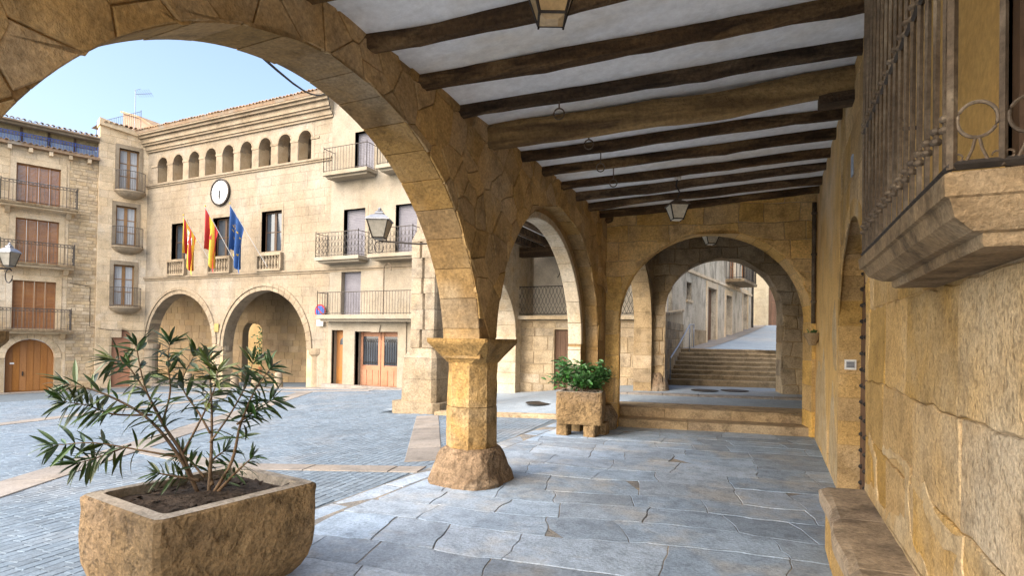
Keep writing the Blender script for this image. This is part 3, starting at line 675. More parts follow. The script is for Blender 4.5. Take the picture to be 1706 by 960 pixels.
box('wall', 'yellow_plaster', rs, (3.4, 17, 0), (7, 30, 4.6))

# ------------------------------------------------------------------ right hand house wall
hs = empty('portico_house', (.7, 5, 0), 'sandstone house wall with arched doorway and iron balcony along the right of the portico', 'house')
DO = ('a', 6.10, 1.80, 1.0, -.3); BD = ('r', 1.0, 2.27, 2.06, 4.3)
wall_core(MB(), RW, -2.2, 10.93, -.3, 4.6, [DO, BD], -.5, 0, 24).build('wall_core', 'mortar_pale', hs)
dops = [('a', 6.10, 1.80, 1.0, -.3)]
blocks('wall_stone', [warp(p, .02, 1.3, .022, 8, 8) for p in ashlar(-.8, 5.10, -.02, 1.86, (.36, .50), (.55, 1.15), dops, 23)], RW, 'side_stone', hs, -.02, .014, .007, .006, .005)
blocks('wall_stone', ashlar(3.3, 7.12, 1.86, 4.35, (.36, .5), (.6, 1.1), dops, 26), RW, 'side_stone', hs, -.02, .010, .012, .008, .003)
wall_core(MB(), RW, 7.12, 10.92, -.02, 4.4, [('r', 8.25, 8.42, .18, .5)], -.02, .012).build('plaster_patch', 'side_plaster', hs)
wall_core(MB(), RW, -2.2, 3.29, 1.87, 4.4, [BD], -.02, .012).build('plaster_face', 'ochre_plaster', hs)
for pp_ in ([(7.2, 0), (8.15, 0), (8.1, .7), (7.8, 1.15), (7.5, .8), (7.22, .5)], [(8.5, 0), (10.8, 0), (10.7, .8), (10.1, 1.4), (9.6, 1.1), (9.1, 1.5), (8.7, .9)], [(7.3, 1.3), (7.7, 1.35), (7.9, 1.9), (7.6, 2.1), (7.35, 1.8)]):
    pp_ = warp(pp_, .16, 2, .06, 9, 9); mb = MB(); block(mb, RW, [(x, max(0, z)) for x, z in pp_], .0, .017, 0, .003, .001); mb.build('flaked_patch', 'mortar_light', hs)
fbox('vent', 'black', hs, RW, 8.25, 8.42, .18, .5, -.1, -.04)
box('upper_wall', 'hall', hs, (.66, -2.2, 4.6), (6, 10.9, 8.6)); box('roof', 'tile', hs, (-3.7, -2.4, 8.6), (6, 11, 8.75))
for pp_ in ([(1.0, .47), (5.05, .47), (5.05, .53), (4.6, .62), (4.2, .56), (3.6, .66), (2.9, .57), (2.1, .63), (1.0, .56)], [(4.46, .58), (4.56, .58), (4.60, .78), (4.9, .86), (4.86, .92), (4.5, .84)], [(3.52, .52), (3.64, .54), (3.62, .86), (4.3, .93), (4.26, 1.0), (3.54, .94)], [(2.6, .5), (2.72, .5), (2.7, .78), (3.5, .88), (3.48, .95), (2.62, .85)]):
    pp_ = warp(pp_, .09, 3, .04, 12, 9); mb = MB(); block(mb, RW, pp_, .0, .019, 0, .004, .001); mb.build('mortar_patch', 'mortar_light', hs)
# doorway jamb stones and studded door
for k in range(7): a = k*.257; fbox('jamb_stone', 'side_stone', hs, RW, 7.085, 7.15, a, a+.25, -.3, .016)
voussoirs('voussoir', RW, 'side_stone', hs, 6.10, 1.80, .985, 1.16, 11, -.3, .016, gap=.01)
dr = MB(); dr.prism(RW, [(5.11, 0), (7.09, 0), (7.09, 1.8)]+[(6.10+.99*math.cos(math.pi*k/14), 1.8+.99*math.sin(math.pi*k/14)) for k in range(1, 14)]+[(5.11, 1.8)], -.26, -.20)
door = dr.build('door', 'door_brown', hs)
for i in range(7):
    mb = MB()
    for j in range(14): c = RW.p(5.27+i*.276, .15+j*.17, -.19); mb.lathe((0, 0, 0), [(.028, 0), (.022, .018), (.008, .03)], 6); mb.v[-18:] = [tuple(c+RW.n*q[2]+Vector((0, q[0], q[1]))) for q in mb.v[-18:]]
    mb.build('stud_row', 'iron', door)
    fbox('plank', 'door_brown', door, RW, 5.14+i*.276, 5.40+i*.276, .02, 1.8, -.20, -.19)
ic = empty('intercom', (.76, 7.06, 1.38), 'small cream intercom panel in the reveal of the arched doorway', 'intercom')
box('case', 'white_paint', ic, (.70, 7.065, 1.33), (.81, 7.084, 1.44)); box('grille', 'grey_steel', ic, (.715, 7.058, 1.35), (.795, 7.065, 1.42))
for k in range(4): box('slot', 'black', ic, (.722, 7.055, 1.36+k*.014), (.788, 7.058, 1.365+k*.014))
# drain pipe in the corner, corbel with plant, blue plaque
mb = MB(); mb.tube([(.60, 10.72, 1.95), (.60, 10.72, 4.0)], .035, 8); [mb.tube([(.60, 10.72, z), (.60, 10.72, z+.04)], .045, 8) for z in (2.3, 3.1, 3.8)]
tag(mb.build('drainpipe', 'iron_old', smooth=True), 'thin brown drainpipe in the corner beside the end arch', 'drainpipe')
cb = loft((.56, 10.2, 1.58), [(0, .05, .06), (.08, .08, .09), (.16, .12, .12), (.2, .13, .13)], 20, 3, .012, 9).build('stone_corbel', 'balcony_stone'); tag(cb, 'small carved stone corbel jutting from the right wall by the end arch', 'corbel')
def leaf_mesh(name, m, w=.16, bend=.12):
    mb = MB(); n = 5; L = []
    for i in range(n+1): t = i/n; ww = w*math.sin(math.pi*min(1, t*.96+.04))**.8*.5; L.append((t, ww, -bend*t*t))
    v = []
    for t, ww, z in L: v += [(-ww, t, z+ww*.35), (0, t, z), (ww, t, z+ww*.35)]
    mb.add(v, [q for i in range(n) for q in ((i*3, i*3+1, i*3+4, i*3+3), (i*3+1, i*3+2, i*3+5, i*3+4))]); return mb.mesh(name, m)
def leaf_mat(p, dirv, ln, roll):
    y = Vector(dirv).normalized(); x = y.cross(Vector((0, 0, 1)));
    if x.length < .05: x = Vector((1, 0, 0))
    x.normalize(); z = x.cross(y); m = Matrix((x, y, z)).transposed().to_4x4()
    return Matrix.Translation(p) @ m @ Matrix.Rotation(roll, 4, 'Y') @ Matrix.Scale(ln, 4)
pl = empty('wall_plant', (.56, 10.2, 1.78), 'tiny green plant growing on the stone corbel', 'plant')
lm = leaf_mesh('leaf', 'leaf_bright', .4)
for k in range(16): a = rnd.uniform(0, 6.28); link('leaf', lm, pl, leaf_mat(Vector((.56+rnd.uniform(-.05, .05), 10.2+rnd.uniform(-.05, .05), 1.77)), (math.cos(a), math.sin(a), rnd.uniform(.5, 2)), rnd.uniform(.05, .10), rnd.uniform(-1, 1)))
tag(fbox('house_number_plaque', 'curtain_blue', None, RW, 5.98, 6.08, 3.17, 3.36, .012, .024), 'small pale blue plaque high on the right wall', 'plaque')

# iron balcony on the right wall
bal = empty('balcony', (.6, 2.6, 2.05), 'iron railed stone balcony with moulded underside above the bench', 'balcony')
rg = []
for z, dd, e in ((1.865, .16, .33), (1.875, .165, .31), (1.90, .165, .30), (1.905, .19, .24), (1.94, .235, .13), (1.985, .25, .06), (1.99, .262, .03), (2.045, .265, 0.0), (2.05, .255, .01)):
    s0, s1 = 1.78+e*.25, 3.42-e; rg.append([RW.p(s0, z, -.05), RW.p(s0, z, dd), RW.p((s0*2+s1)/3, z, dd+.002), RW.p((s0+s1*2)/3, z, dd-.002), RW.p(s1, z, dd), RW.p(s1, z, -.05)])
MB().rings(rg).build('slab', 'balcony_stone', bal)
def baluster(p, z0, z1, flare=.02, tw=True):
    mb = MB(); n = 26; rg = []
    for i in range(n+1):
        z = z0+(z1-z0)*i/n; a = i*.06
        rg.append([p+Vector((.0085*math.cos(a+k*math.pi/2+.78), .0085*math.sin(a+k*math.pi/2+.78), z)) for k in range(4)])
    mb.rings(rg)
    for z in (z0+.10, z0+.13, z0+.62, z0+.66): mb.lathe(p+Vector((0, 0, z)), [(.010, 0), (.016, .006), (.016, .014), (.010, .02)], 8)
    return mb.build('baluster', 'iron_old', bal)
for i in range(16): baluster(RW.p(1.86+i*.102, 0, .245), 2.075, 3.45)
for k in range(2): baluster(RW.p(3.40, 0, .09+.08*k), 2.075, 3.45)
def brail(z, r_, m='iron_old'):
    mb = MB(); mb.tube([RW.p(1.80, z, .0), RW.p(1.80, z, .245)], r_, 4); mb.tube([RW.p(1.795, z, .245), RW.p(3.40, z, .245)], r_, 4); mb.tube([RW.p(3.40, z, .245), RW.p(3.40, z, 0)], r_, 4); return mb.build('rail', m, bal)
brail(2.07, .013, 'iron'); brail(2.70, .010, 'iron'); brail(3.45, .014)
for k in range(3): mb = MB(); p = RW.p(1.80, 0, .245-.105*k); mb.tube([p+Vector((0, 0, 2.06)), p+Vector((0, 0, 3.45))], .0095 if k else .012, 4); mb.build('post', 'iron_old', bal)
for k in range(2):
    mb = MB(); c = RW.p(1.80, 2.185, .245-.0525-.105*k); mb.tube([c+RW.n*.042*math.cos(2*math.pi*q/24)+Vector((0, 0, .046*math.sin(2*math.pi*q/24))) for q in range(25)], .0048, 6)
    for sg in (-1, 1):
        b0 = c+Vector((0, 0, -.046)); mb.tube([b0+RW.n*sg*.004, b0+RW.n*sg*.010+Vector((0, 0, -.03)), b0+RW.n*sg*.022+Vector((0, 0, -.06))], .004, 5)
        e0 = b0+RW.n*sg*.040+Vector((0, 0, -.05)); mb.tube([e0+RW.n*.010*math.cos(q)+Vector((0, 0, .010*math.sin(q))) for q in [x*.6 for x in range(9)]], .003, 5)
    mb.build('scroll_ring', 'iron_old', bal)
fbox('door_leaf', 'window_dark', hs, RW, 2.205, 2.262, 2.06, 4.3, -.49, -.015)
bd = fbox('balcony_door', 'window_dark', hs, RW, 1.0, 2.27, 2.06, 4.3, -.32, -.26)
for k in range(2): fbox('pane', 'dark_in', bd, RW, 1.1+k*.57, 1.6+k*.57, 2.3, 4.2, -.262, -.25)

# stone bench
bn = empty('stone_bench', (.5, 3.5, 0), 'long worn stone bench against the right wall below the balcony', 'bench')
y = -.6; k = 0
for ln in (1.1, .9, .85, 1.05, .9, .88):
    mb = MB(); rg = []; n = 8
    for i in range(n+1):
        s = y+.006+(ln-.012)*i/n; w = noise.noise(Vector((s*1.7, 3, k)))*.03; ed = .02 if i in (0, n) else 0
        rg.append([Vector(q) for q in ((.70, s, .355), (.37+w*.5, s, .355), (.345+w, s, .375+ed*.3), (.34+w, s, .445), (.355+w*1.2, s, .473-ed), (.40, s, .485+w*.3-ed*.4), (.70, s, .49))])
    mb.rings(rg).build('seat_slab', 'bench_stone', bn); y += ln; k += 1
y = -.6
while y < 5.0: l = min(rnd.uniform(.6, 1.1), 5.06-y); MB().box((.39+rnd.uniform(-.01, .01), y+.005, 0), (.69, y+l-.005, .353)).build('riser_stone', 'side_stone', bn); y += l

# ------------------------------------------------------------------ ceiling and beams
cl = empty('portico_ceiling', (-1.1, 5, 4), 'white plaster ceiling carried on dark wooden beams over the portico', 'ceiling')
def cz(x): return 3.80+(x+2.85)/3.51*.27
mb = MB(); nx2, ny2 = 8, 110; vv = []
BY = [-1.3, -.6, .1, .75, 1.43, 2.1, 2.78, 3.42, 4.12, 4.82, 6.30, 6.98, 7.72, 8.38, 9.06, 9.70]
for j in range(ny2+1):
    t = -1.6+j*12.8/ny2
    for i in range(nx2+1):
        x = -3.0+i*3.75/nx2; y = t+(x+2.85)*.2; dist_ = min(abs(t-b) for b in BY)
        vv.append((x, y, cz(x)+.105+.02*math.cos(min(1, dist_/.35)*math.pi*.5+1.57)*-1+noise.noise(Vector((x, y*1.5, 0)))*.012))
mb.add(vv, [(j*(nx2+1)+i, j*(nx2+1)+i+1, (j+1)*(nx2+1)+i+1, (j+1)*(nx2+1)+i) for j in range(ny2) for i in range(nx2)]); mb.build('plaster', 'plaster_white', cl, True)
def beam(y0, w, h, drop=0, m='beam_wood', seed=0, skew=.2):
    n = 22; rg = []; r = random.Random(seed); ph = r.uniform(0, 9)
    for i in range(n+1):
        x = -2.97+3.75*i/n; cy = y0+(x+2.85)*skew+noise.noise(Vector((x*.7, ph, 0)))*.055; zb = cz(x)-drop+noise.noise(Vector((x*.9, ph+5, 0)))*.04
        g = []
        for k in range(14):
            a = 2*math.pi*k/14; ca, sa = math.cos(a), math.sin(a); q = (abs(ca)**3.4+abs(sa)**3.4)**(-1/3.4)
            p = Vector((x, cy+ca*q*w/2, zb+h/2+sa*q*h/2)); nn = noise.noise(Vector((x*1.4, k*.9, ph)))*.022+noise.noise(Vector((x*6, k*1.3, ph)))*.010
            g.append(p+Vector((0, ca*nn, sa*nn)))
        rg.append(g)
    MB().rings(rg).build('beam', m, cl)
for i, y in enumerate(BY): beam(y, .115+.012*(i % 3), .135+.012*(i % 2), seed=i)
beam(5.47, .22, .25, .14, 'beam_light', 77, .16)
bk = MB(); bk.box((.36, 5.93, 3.85), (.70, 6.12, 3.94)); bk.build('bracket', 'beam_wood', cl)
loft((-2.80, 10.12, 3.78), [(0, .02, .02), (.03, .08, .08), (.1, .10, .10), (.17, .08, .08), (.2, .03, .03)], 14, 2).build('beam_end', 'beam_wood', cl)
# hanging iron rings
for i, (x, y, z) in enumerate(((-1.87, 4.98, 3.75), (-1.85, 5.86, 3.74), (-1.96, 6.70, 3.74), (-2.0, 7.46, 3.75))):
    rr = .052; mb = MB(); mb.tube([(x+rr*math.cos(2*math.pi*k/20)*.9, y+rr*math.cos(2*math.pi*k/20)*.3, z+rr*math.sin(2*math.pi*k/20)) for k in range(21)], .0075, 6); mb.tube([(x, y, z+rr), (x, y, z+rr+.16)], .007, 6)
    tag(mb.build('iron_ring', 'iron_old'), ('rusty iron ring hanging against the thick light beam, nearest of the four', 'iron ring hanging just behind the thick beam, second of the four', 'iron ring hanging from the ceiling, third from the near end', 'iron ring hanging from the ceiling, farthest of the four')[i], 'iron ring', 'iron rings hanging from the ceiling')

# ------------------------------------------------------------------ lanterns
def lantern(c, w, h, label, glass='milk_glass', hang=None, arm=None, crown=True):
    """square tapered lantern, c = centre of the bottom"""
    c = Vector(c); t = empty('lantern', c, label, 'lantern'); b, a = w*.27, w*.5; rot = R(25)
    def sq(r_, z, ro=rot): return [c+Vector((r_*1.414*math.cos(ro+math.pi/4+k*math.pi/2), r_*1.414*math.sin(ro+math.pi/4+k*math.pi/2), z)) for k in range(4)]
    B, T = sq(b, .04*h), sq(a, .62*h)
    for k in range(4):
        q = [B[k], B[(k+1) % 4], T[(k+1) % 4], T[k]]; ctr = sum(q, Vector())/4; n_ = (ctr-c); n_.z = 0; n_.normalize()
        q2 = [ctr+(p-ctr)*.93 for p in q]; MB().add([p for p in q2]+[p-n_*.006 for p in q2], [(0, 1, 2, 3), (7, 6, 5, 4), (0, 4, 5, 1), (1, 5, 6, 2), (2, 6, 7, 3), (3, 7, 4, 0)]).build('pane', glass, t)
    mb = MB()
    for k in range(4):
        mb.tube([B[k], T[k]], w*.035, 4); mb.tube([B[k], B[(k+1) % 4]], w*.035, 4); mb.tube([T[k], T[(k+1) % 4]], w*.04, 4); mb.tube([B[k], B[k]-Vector((0, 0, .05*h))], w*.025, 4)
    mb.build('frame', 'iron', t)
    mb = MB(); mb.rings([sq(b*.98, .03*h), sq(b*.5, -.01*h)]); mb.build('bottom', glass, t)
    mb = MB(); mb.rings([sq(a*1.12, .60*h), sq(a*1.12, .64*h), sq(a*.72, .76*h), sq(a*.36, .82*h), sq(a*.40, .86*h), sq(a*.30, .90*h), sq(a*.1, .94*h)])
    if crown: mb.lathe(c, [(a*.1, .9*h), (a*.34, .93*h), (a*.14, .97*h), (a*.2, 1.0*h), (a*.05, 1.05*h)], 8)
    mb.build('cap', 'iron_old' if not crown else 'grey_steel', t)
    if hang:
        mb = MB(); mb.tube([c+Vector((0, 0, .92*h)), c+Vector((.03, 0, .92*h+hang*.3)), c+Vector((-.02, 0, .92*h+hang*.6)), c+Vector((0, 0, .92*h+hang))], .012, 6); mb.build('hook', 'iron', t)
        MB().lathe(c+Vector((0, 0, .92*h+hang-.03)), [(.05, 0), (.05, .05)], 8).build('ceiling_plate', 'white_paint', t)
    if arm:
        mb = MB(); p = Vector(arm); e = c+Vector((0, 0, -.02)); m_ = (p+e)/2+Vector((0, 0, -.25)); mb.tube([p, p.lerp(e, .5)+Vector((0, 0, -.03)), e], .011, 6)
        mb.tube([e+Vector((.07*math.cos(q*.5), 0, -.07-.07*math.sin(q*.5))) for q in range(12)], .006, 5)
        mb.build('bracket', 'iron', t)
    return t
lantern((-1.22, 3.10, 3.50), .28, .40, 'large amber lantern hanging from the near beam at the top of the view', 'amber_glass', .22, crown=False)
lantern((-1.27, 8.23, 3.34), .26, .34, 'lantern on a hook hanging in front of the end arch', 'milk_glass', .30, crown=False)
lantern((-1.27, 12.9, 3.74), .30, .34, 'small dark lantern hanging inside the passage behind the end arch', 'milk_glass', .2, crown=False)
lantern((-4.25, 5.34, 2.76), .25, .36, 'grey crowned street lantern bracketed out beside the near pillar', 'dusty_glass', None, (-3.32, 5.62, 2.72))
lantern((-6.9, 2.93, 2.24), .12, .23, 'grey crowned lantern at the left edge of the view', 'dusty_glass', None, (-3.32, .5, 1.9))

# ------------------------------------------------------------------ town hall
th = empty('town_hall', (-24, 18.8, -.9), 'pale stone town hall with clock, small arched gallery and two large arches', 'town hall')
LA = [('a', -28.86+30.2+1.232*k, 10.38, .385, 9.38) for k in range(9)]
GA = [('a', 2.92, 1.13, 2.50, -2), ('a', 8.86, 1.00, 2.68, -2)]
WN = [(2.20, 3.30, 5.38, 7.22), (5.30, 6.58, 5.40, 7.28), (8.62, 9.90, 5.45, 7.32)]
tops = LA+GA+[('r', *w) for w in WN]
wall_core(MB(), TH, 0, 12.8, -2, 11.3, tops, -.55, 0, 18).build('wall_core', 'mortar', th)
polys = ashlar(.0, 12.8, -1.3, 11.1, (.34, .44), (.5, .95), [(o[0], o[1], o[2], o[3]+.32, o[4]) for o in GA]+[('r', .85, 11.75, 9.3, 10.95)]+[('r', w[0]-.1, w[1]+.1, w[2], w[3]+.16) for w in WN], 51)
blocks('wall_block', polys, TH, 'hall', th, -.01, .012, .004, .004, .0015, limit=280)
for o in GA:
    voussoirs('archivolt', TH, 'hall_trim', th, o[1], o[2], o[3]-.015, o[3]+.17, 23, -.549, .03, gap=.008)
    voussoirs('archivolt_moulding', TH, 'hall_trim', th, o[1], o[2], o[3]+.18, o[3]+.33, 23, -.02, .075, gap=.005)
for o in LA: voussoirs('gallery_arch_stone', TH, 'hall_trim', th, o[1], o[2], o[3]-.012, o[3]+.07, 5, -.54, .028, gap=.006)
wall_core(MB(), TH, .852, 11.748, 9.38, 10.948, LA, -.01, .016, 12).build('gallery_face', 'hall', th)
for k in range(10):
    x = .72+1.232*k; fbox('gallery_capital', 'hall_trim', th, TH, x-.24, x+.24, 10.30, 10.40, -.3, .05)
    if 0 < k < 9: fbox('gallery_pier', 'hall_trim', th, TH, x-.21, x+.21, 9.40, 10.30, -.1, .03)
fbox('gallery_back_wall', 'hall', th, TH, .3, 12.5, 9.2, 11.2, -1.0, -.9)
for k in range(9): o = LA[k]; fbox('gallery_shutter', 'hall_in', th, TH, o[1]+.12, o[1]+.38, 9.4, 10.3, -.5, -.44)
for z, d, nm in ((4.36, .06, 'string_course'), (4.45, .12, 'string_course'), (9.24, .07, 'sill_course'), (9.32, .12, 'sill_course')): fbox(nm, 'hall_trim', th, TH, -.02, 12.82 if z > 9 else 17.2, z, z+.085, 0, d)
for z, h, d in ((11.10, .10, .10), (11.20, .22, .16), (11.42, .10, .27), (11.52, .24, .34), (11.76, .12, .47), (11.88, .16, .58)):
    x = -.1
    while x < 12.85: l = min(1.1, 12.86-x); fbox('cornice_stone', 'hall_trim', th, TH, x+.002, x+l-.002, z, z+h-.003, -.3, d); x += l
MB().add([TH.p(-.3, 12.06, .68), TH.p(13, 12.06, .68), TH.p(13, 13.5, -4.5), TH.p(-.3, 13.5, -4.5), TH.p(-.3, 11.96, .6), TH.p(13, 11.96, .6), TH.p(13, 13.3, -4.5), TH.p(-.3, 13.3, -4.5)], [(0, 1, 2, 3), (7, 6, 5, 4), (0, 4, 5, 1), (1, 5, 6, 2), (2, 6, 7, 3), (3, 7, 4, 0)]).build('roof', 'tile', th)
tiles(th, TH, -.2, 12.9, 12.06, .72, .28, .55); tiles(th, TH, -.2, 12.9, 12.20, .25, .28, .55)
for w in WN:
    wd = window(th, TH, w[0], w[1], w[2], w[3], -.22, 'window_dark', 2, 2)
    mb = MB(); mb.fbox(TH, w[0]-.1, w[0], w[2], w[3]+.16, -.3, .03); mb.fbox(TH, w[1], w[1]+.1, w[2], w[3]+.16, -.3, .03); mb.fbox(TH, w[0], w[1], w[3], w[3]+.16, -.3, .028); mb.build('window_surround', 'hall_trim', th)
    bl = fbox('balustrade', 'hall_trim', th, TH, w[0]-.14, w[1]+.14, 5.24, 5.36, -.05, .2); fbox('base_rail', 'hall_trim', bl, TH, w[0]-.14, w[1]+.14, 4.54, 4.64, 0, .2)
    n = 7
    for k in range(n): MB().lathe(TH.p(w[0]-.02+(w[1]-w[0]+.04)*(k+.5)/n, 4.64, .1), [(.05, 0), (.05, .06), (.03, .1), (.065, .22), (.06, .3), (.03, .45), (.028, .5), (.05, .55), (.05, .6)], 8).build('baluster', 'hall_trim', bl)
    for q in (w[0]-.1, w[1]+.1): fbox('post', 'hall_trim', bl, TH, q-.045, q+.045, 4.64, 5.24, .02, .19)
# arcade columns and passage behind
for x in (.28, 5.81, 12.0):
    c = TH.p(x, -1.25, -.28); MB().lathe(c, [(.44, 0), (.44, .28), (.37, .34), (.335, .5), (.325, 1.9), (.34, 1.95), (.42, 2.05), (.44, 2.14), (.44, 2.3)], 16).build('column', 'hall_trim', th)
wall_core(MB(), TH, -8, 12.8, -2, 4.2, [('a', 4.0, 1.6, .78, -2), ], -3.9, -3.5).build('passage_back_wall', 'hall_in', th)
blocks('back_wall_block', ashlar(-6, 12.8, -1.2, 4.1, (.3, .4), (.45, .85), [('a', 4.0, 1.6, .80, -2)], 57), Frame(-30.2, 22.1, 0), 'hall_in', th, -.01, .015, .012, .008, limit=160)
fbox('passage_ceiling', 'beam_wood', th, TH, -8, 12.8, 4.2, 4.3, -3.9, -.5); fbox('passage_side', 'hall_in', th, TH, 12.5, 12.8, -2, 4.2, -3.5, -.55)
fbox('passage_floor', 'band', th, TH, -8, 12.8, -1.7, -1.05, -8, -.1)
box('back_mass', 'hall', th, (-30.1, 22.6, 4.4), (-17.6, 27, 12.3))
# clock
ck = empty('wall_clock', TH.p(5.83, 8.49, .1), 'round white clock with dark rim above the middle window of the town hall', 'clock')
mb = MB(); c = TH.p(5.83, 8.49, 0)
rim = []
for r_, d in ((.64, 0), (.66, .06), (.66, .12), (.60, .14), (.56, .10)): rim.append([c+TH.n*d+Vector((r_*math.cos(2*math.pi*k/36), 0, r_*math.sin(2*math.pi*k/36))) for k in range(36)])
mb.rings(rim, False).build('rim', 'iron', ck)
MB().add([c+TH.n*.098+Vector((.57*math.cos(2*math.pi*k/36), 0, .57*math.sin(2*math.pi*k/36))) for k in range(36)], [tuple(range(36))]).build('face', 'white_paint', ck)
for k in range(12): a = R(90-30*(k+1)); text_mesh(str(k+1), .20, 'black', TH, 5.83+.44*math.cos(a), 8.49+.44*math.sin(a), .104, 'numeral', ck)
for nm, l, a, w in (('hour_hand', .30, R(-98), .035), ('minute_hand', .44, R(-86), .022)): u_ = Vector((math.cos(a), 0, math.sin(a))); v_ = Vector((-math.sin(a), 0, math.cos(a))); MB().add([c+TH.n*(.11+.004*w*100)+u_*p+v_*q*w for p, q in ((-.1, -1), (l*.7, -1), (l, 0), (l*.7, 1), (-.1, 1))], [(0, 1, 2, 3, 4)]).build(nm, 'black', ck)
# flags
def flag(base, tip, kind, label, ln, hoist):
    B, T = Vector(base), Vector(tip); t = empty('flag', B, label, 'flag', 'flags on the town hall'); MB().tube([B, T], .014, 6).build('pole', 'grey_pole', t); MB().lathe(T, [(.0, 0), (.04, .04), (.0, .1)], 6).build('finial', 'yellow_paint', t)
    ni, nj = 18, 24; mb = MB(); vs = []; ax = (B-T).normalized()
    def pos(i, j):
        u, v = i/ni, j/nj; g = 1-.62*v*(1.2-v*.5)
        p = T+ax*(hoist*u*(.75 if v == 0 else .75*g+.12))+Vector((.10*math.sin(u*11+v*2)*v*.8+.34*v*u*.3+.13*v, -.16*math.sin(u*13+v*1.5)*(.25+v*.75), -ln*v*(1-.10*math.sin(u*9))-u*hoist*.35*v)); return p
    for j in range(nj+1):
        for i in range(ni+1): vs.append(pos(i, j))
    mb.v = [tuple(p) for p in vs]
    for j in range(nj):
        for i in range(ni):
            mb.f.append((j*(ni+1)+i, j*(ni+1)+i+1, (j+1)*(ni+1)+i+1, (j+1)*(ni+1)+i)); u = (i+.5)/ni
            if kind == 'spain': k = 1 if .25 < u < .75 else 0
            elif kind == 'aragon': k = 1 if int(u*9) % 2 == 0 else 0
            else: k = 2
            mb.m.append(k)
    cl_ = mb.build('cloth', ['red_paint', 'yellow_paint', 'flag_blue'], t, True)
    def emblem(u0, v0, r_, poly, m, nm):
        m2 = MB(); q = []
        for a, b in poly:
            u, v = u0+a*r_/hoist*1.2, v0+b*r_/ln
            q.append(pos(u*ni, v*nj)+Vector((0, -.03, 0)))
        m2.add(q, [tuple(range(len(q)))]); m2.build(nm, m, cl_)
    if kind == 'eu':
        star = [((1 if k % 2 == 0 else .4)*math.sin(math.pi*k/5), (1 if k % 2 == 0 else .4)*math.cos(math.pi*k/5)) for k in range(10)]
        for k in range(12): a = k*math.pi/6; emblem(.5+.28*math.cos(a), .5+.26*math.sin(a), .07, star, 'yellow_paint', 'star')
    if kind == 'spain': emblem(.5, .36, .16, [(-1, -1), (1, -1), (1, .5), (0, 1), (-1, .5)], 'red_paint', 'crest')
    if kind == 'aragon': emblem(.5, .30, .24, [(-1, -1), (1, -1), (1, .5), (0, 1), (-1, .5)], 'white_paint', 'crest'); emblem(.5, .32, .14, [(-1, -1), (1, -1), (1, .5), (0, 1), (-1, .5)], 'red_paint', 'crest_shield')
flag((-24.45, 18.4, 4.75), (-25.55, 17.5, 7.22), 'aragon', 'red and yellow many striped flag, left of the three', 1.8, 1.4)
flag((-22.75, 18.4, 4.62), (-24.02, 17.5, 7.52), 'spain', 'red yellow red striped flag, middle of the three', 2.0, 1.45)
flag((-20.95, 18.4, 4.72), (-22.36, 17.5, 7.50), 'eu', 'dark blue flag with yellow stars, right of the three', 2.1, 1.45)
# things at its foot
for x, yy, lb in ((-19.95, 18.25, 'pale stone bollard before the right arch, rightmost of the row'), (-21.35, 18.25, 'pale stone bollard before the right arch, second from the right'), (-22.75, 18.25, 'pale stone bollard before the right arch beside the column'), (-26.0, 18.25, 'pale stone bollard before the left arch behind the oleander')):
    z = plaza_z(x); tag(MB().lathe((x, yy, z-.02), [(.215, 0), (.21, .05), (.18, .35), (.165, .62), (.14, .69), (.06, .72)], 16).build('bollard', 'hall_trim', smooth=True), lb, 'bollard', 'bollards before the town hall')
sg = empty('no_parking_sign', TH.p(12.42, 2.65, .1), 'round blue and red no parking sign with white plate on the town hall corner', 'sign')
def disc(nm, m, r_, d, par, ctr=(12.42, 2.68)): c = TH.p(ctr[0], ctr[1], d); MB().rings([[c+TH.n*e+Vector((r_*math.cos(2*math.pi*k/28), 0, r_*math.sin(2*math.pi*k/28))) for k in range(28)] for e in (-.012, 0)]).build(nm, m, par)
disc('rim', 'red_paint', .30, .16, sg); disc('face', 'blue_paint', .235, .166, sg)
MB().prism(TH, [(12.42+q*math.cos(R(135))+w*math.cos(R(45)), 2.68+q*math.sin(R(135))+w*math.sin(R(45))) for q, w in ((-.235, -.028), (.235, -.028), (.235, .028), (-.235, .028))], .166, .171).build('slash', 'red_paint', sg)
fbox('plate', 'white_paint', sg, TH, 12.24, 12.60, 2.05, 2.30, .14, .16); MB().tube([TH.p(12.42, 2.1, .0), TH.p(12.42, 2.1, .15)], .02, 6).build('arm', 'grey_steel', sg); MB().tube([TH.p(12.42, 2.68, .0), TH.p(12.42, 2.68, .15)], .02, 6).build('arm', 'grey_steel', sg)
tag(fbox('street_name_plate', 'plate_yellow', None, TH, 5.66, 5.96, 1.72, 2.12, .09, .11), 'small yellowish plate on the pier between the two town hall arches', 'plate')

# yellow house seen through the town hall passage
yh = empty('yellow_house', (-30, 31, -1), 'ochre house with arched door seen through the town hall passage', 'house')
YH = Frame(-40, 30, 0)
wall_core(MB(), YH, 0, 14, -2, 9, [('a', 2.6, .7, .8, -1.6), ('r', 6.3, 7.3, 2.6, 4.6)], -.4, 0).build('wall', 'yellow_plaster', yh); fbox('door', 'door_wood', yh, YH, 1.8, 3.4, -1.6, 1.5, -.3, -.2)
window(yh, YH, 6.3, 7.3, 2.6, 4.6, -.15, 'window_dark'); b_ = fbox('balcony', 'balcony_stone', yh, YH, 5.9, 7.7, 2.45, 2.6, 0, .6); railing('railing', b_, YH, 5.95, 7.65, .55, 2.6, 3.5, 12)
pp = empty('potted_plants', (-33.5, 29, -1.2), 'potted climbing plant against the ochre house in the passage view', 'plant')
MB().lathe((-33.6, 29.4, -1.3), [(.3, 0), (.4, .5), (.42, .6)], 12).build('pot', 'tile_red', pp)
mb = MB(); r = random.Random(3)
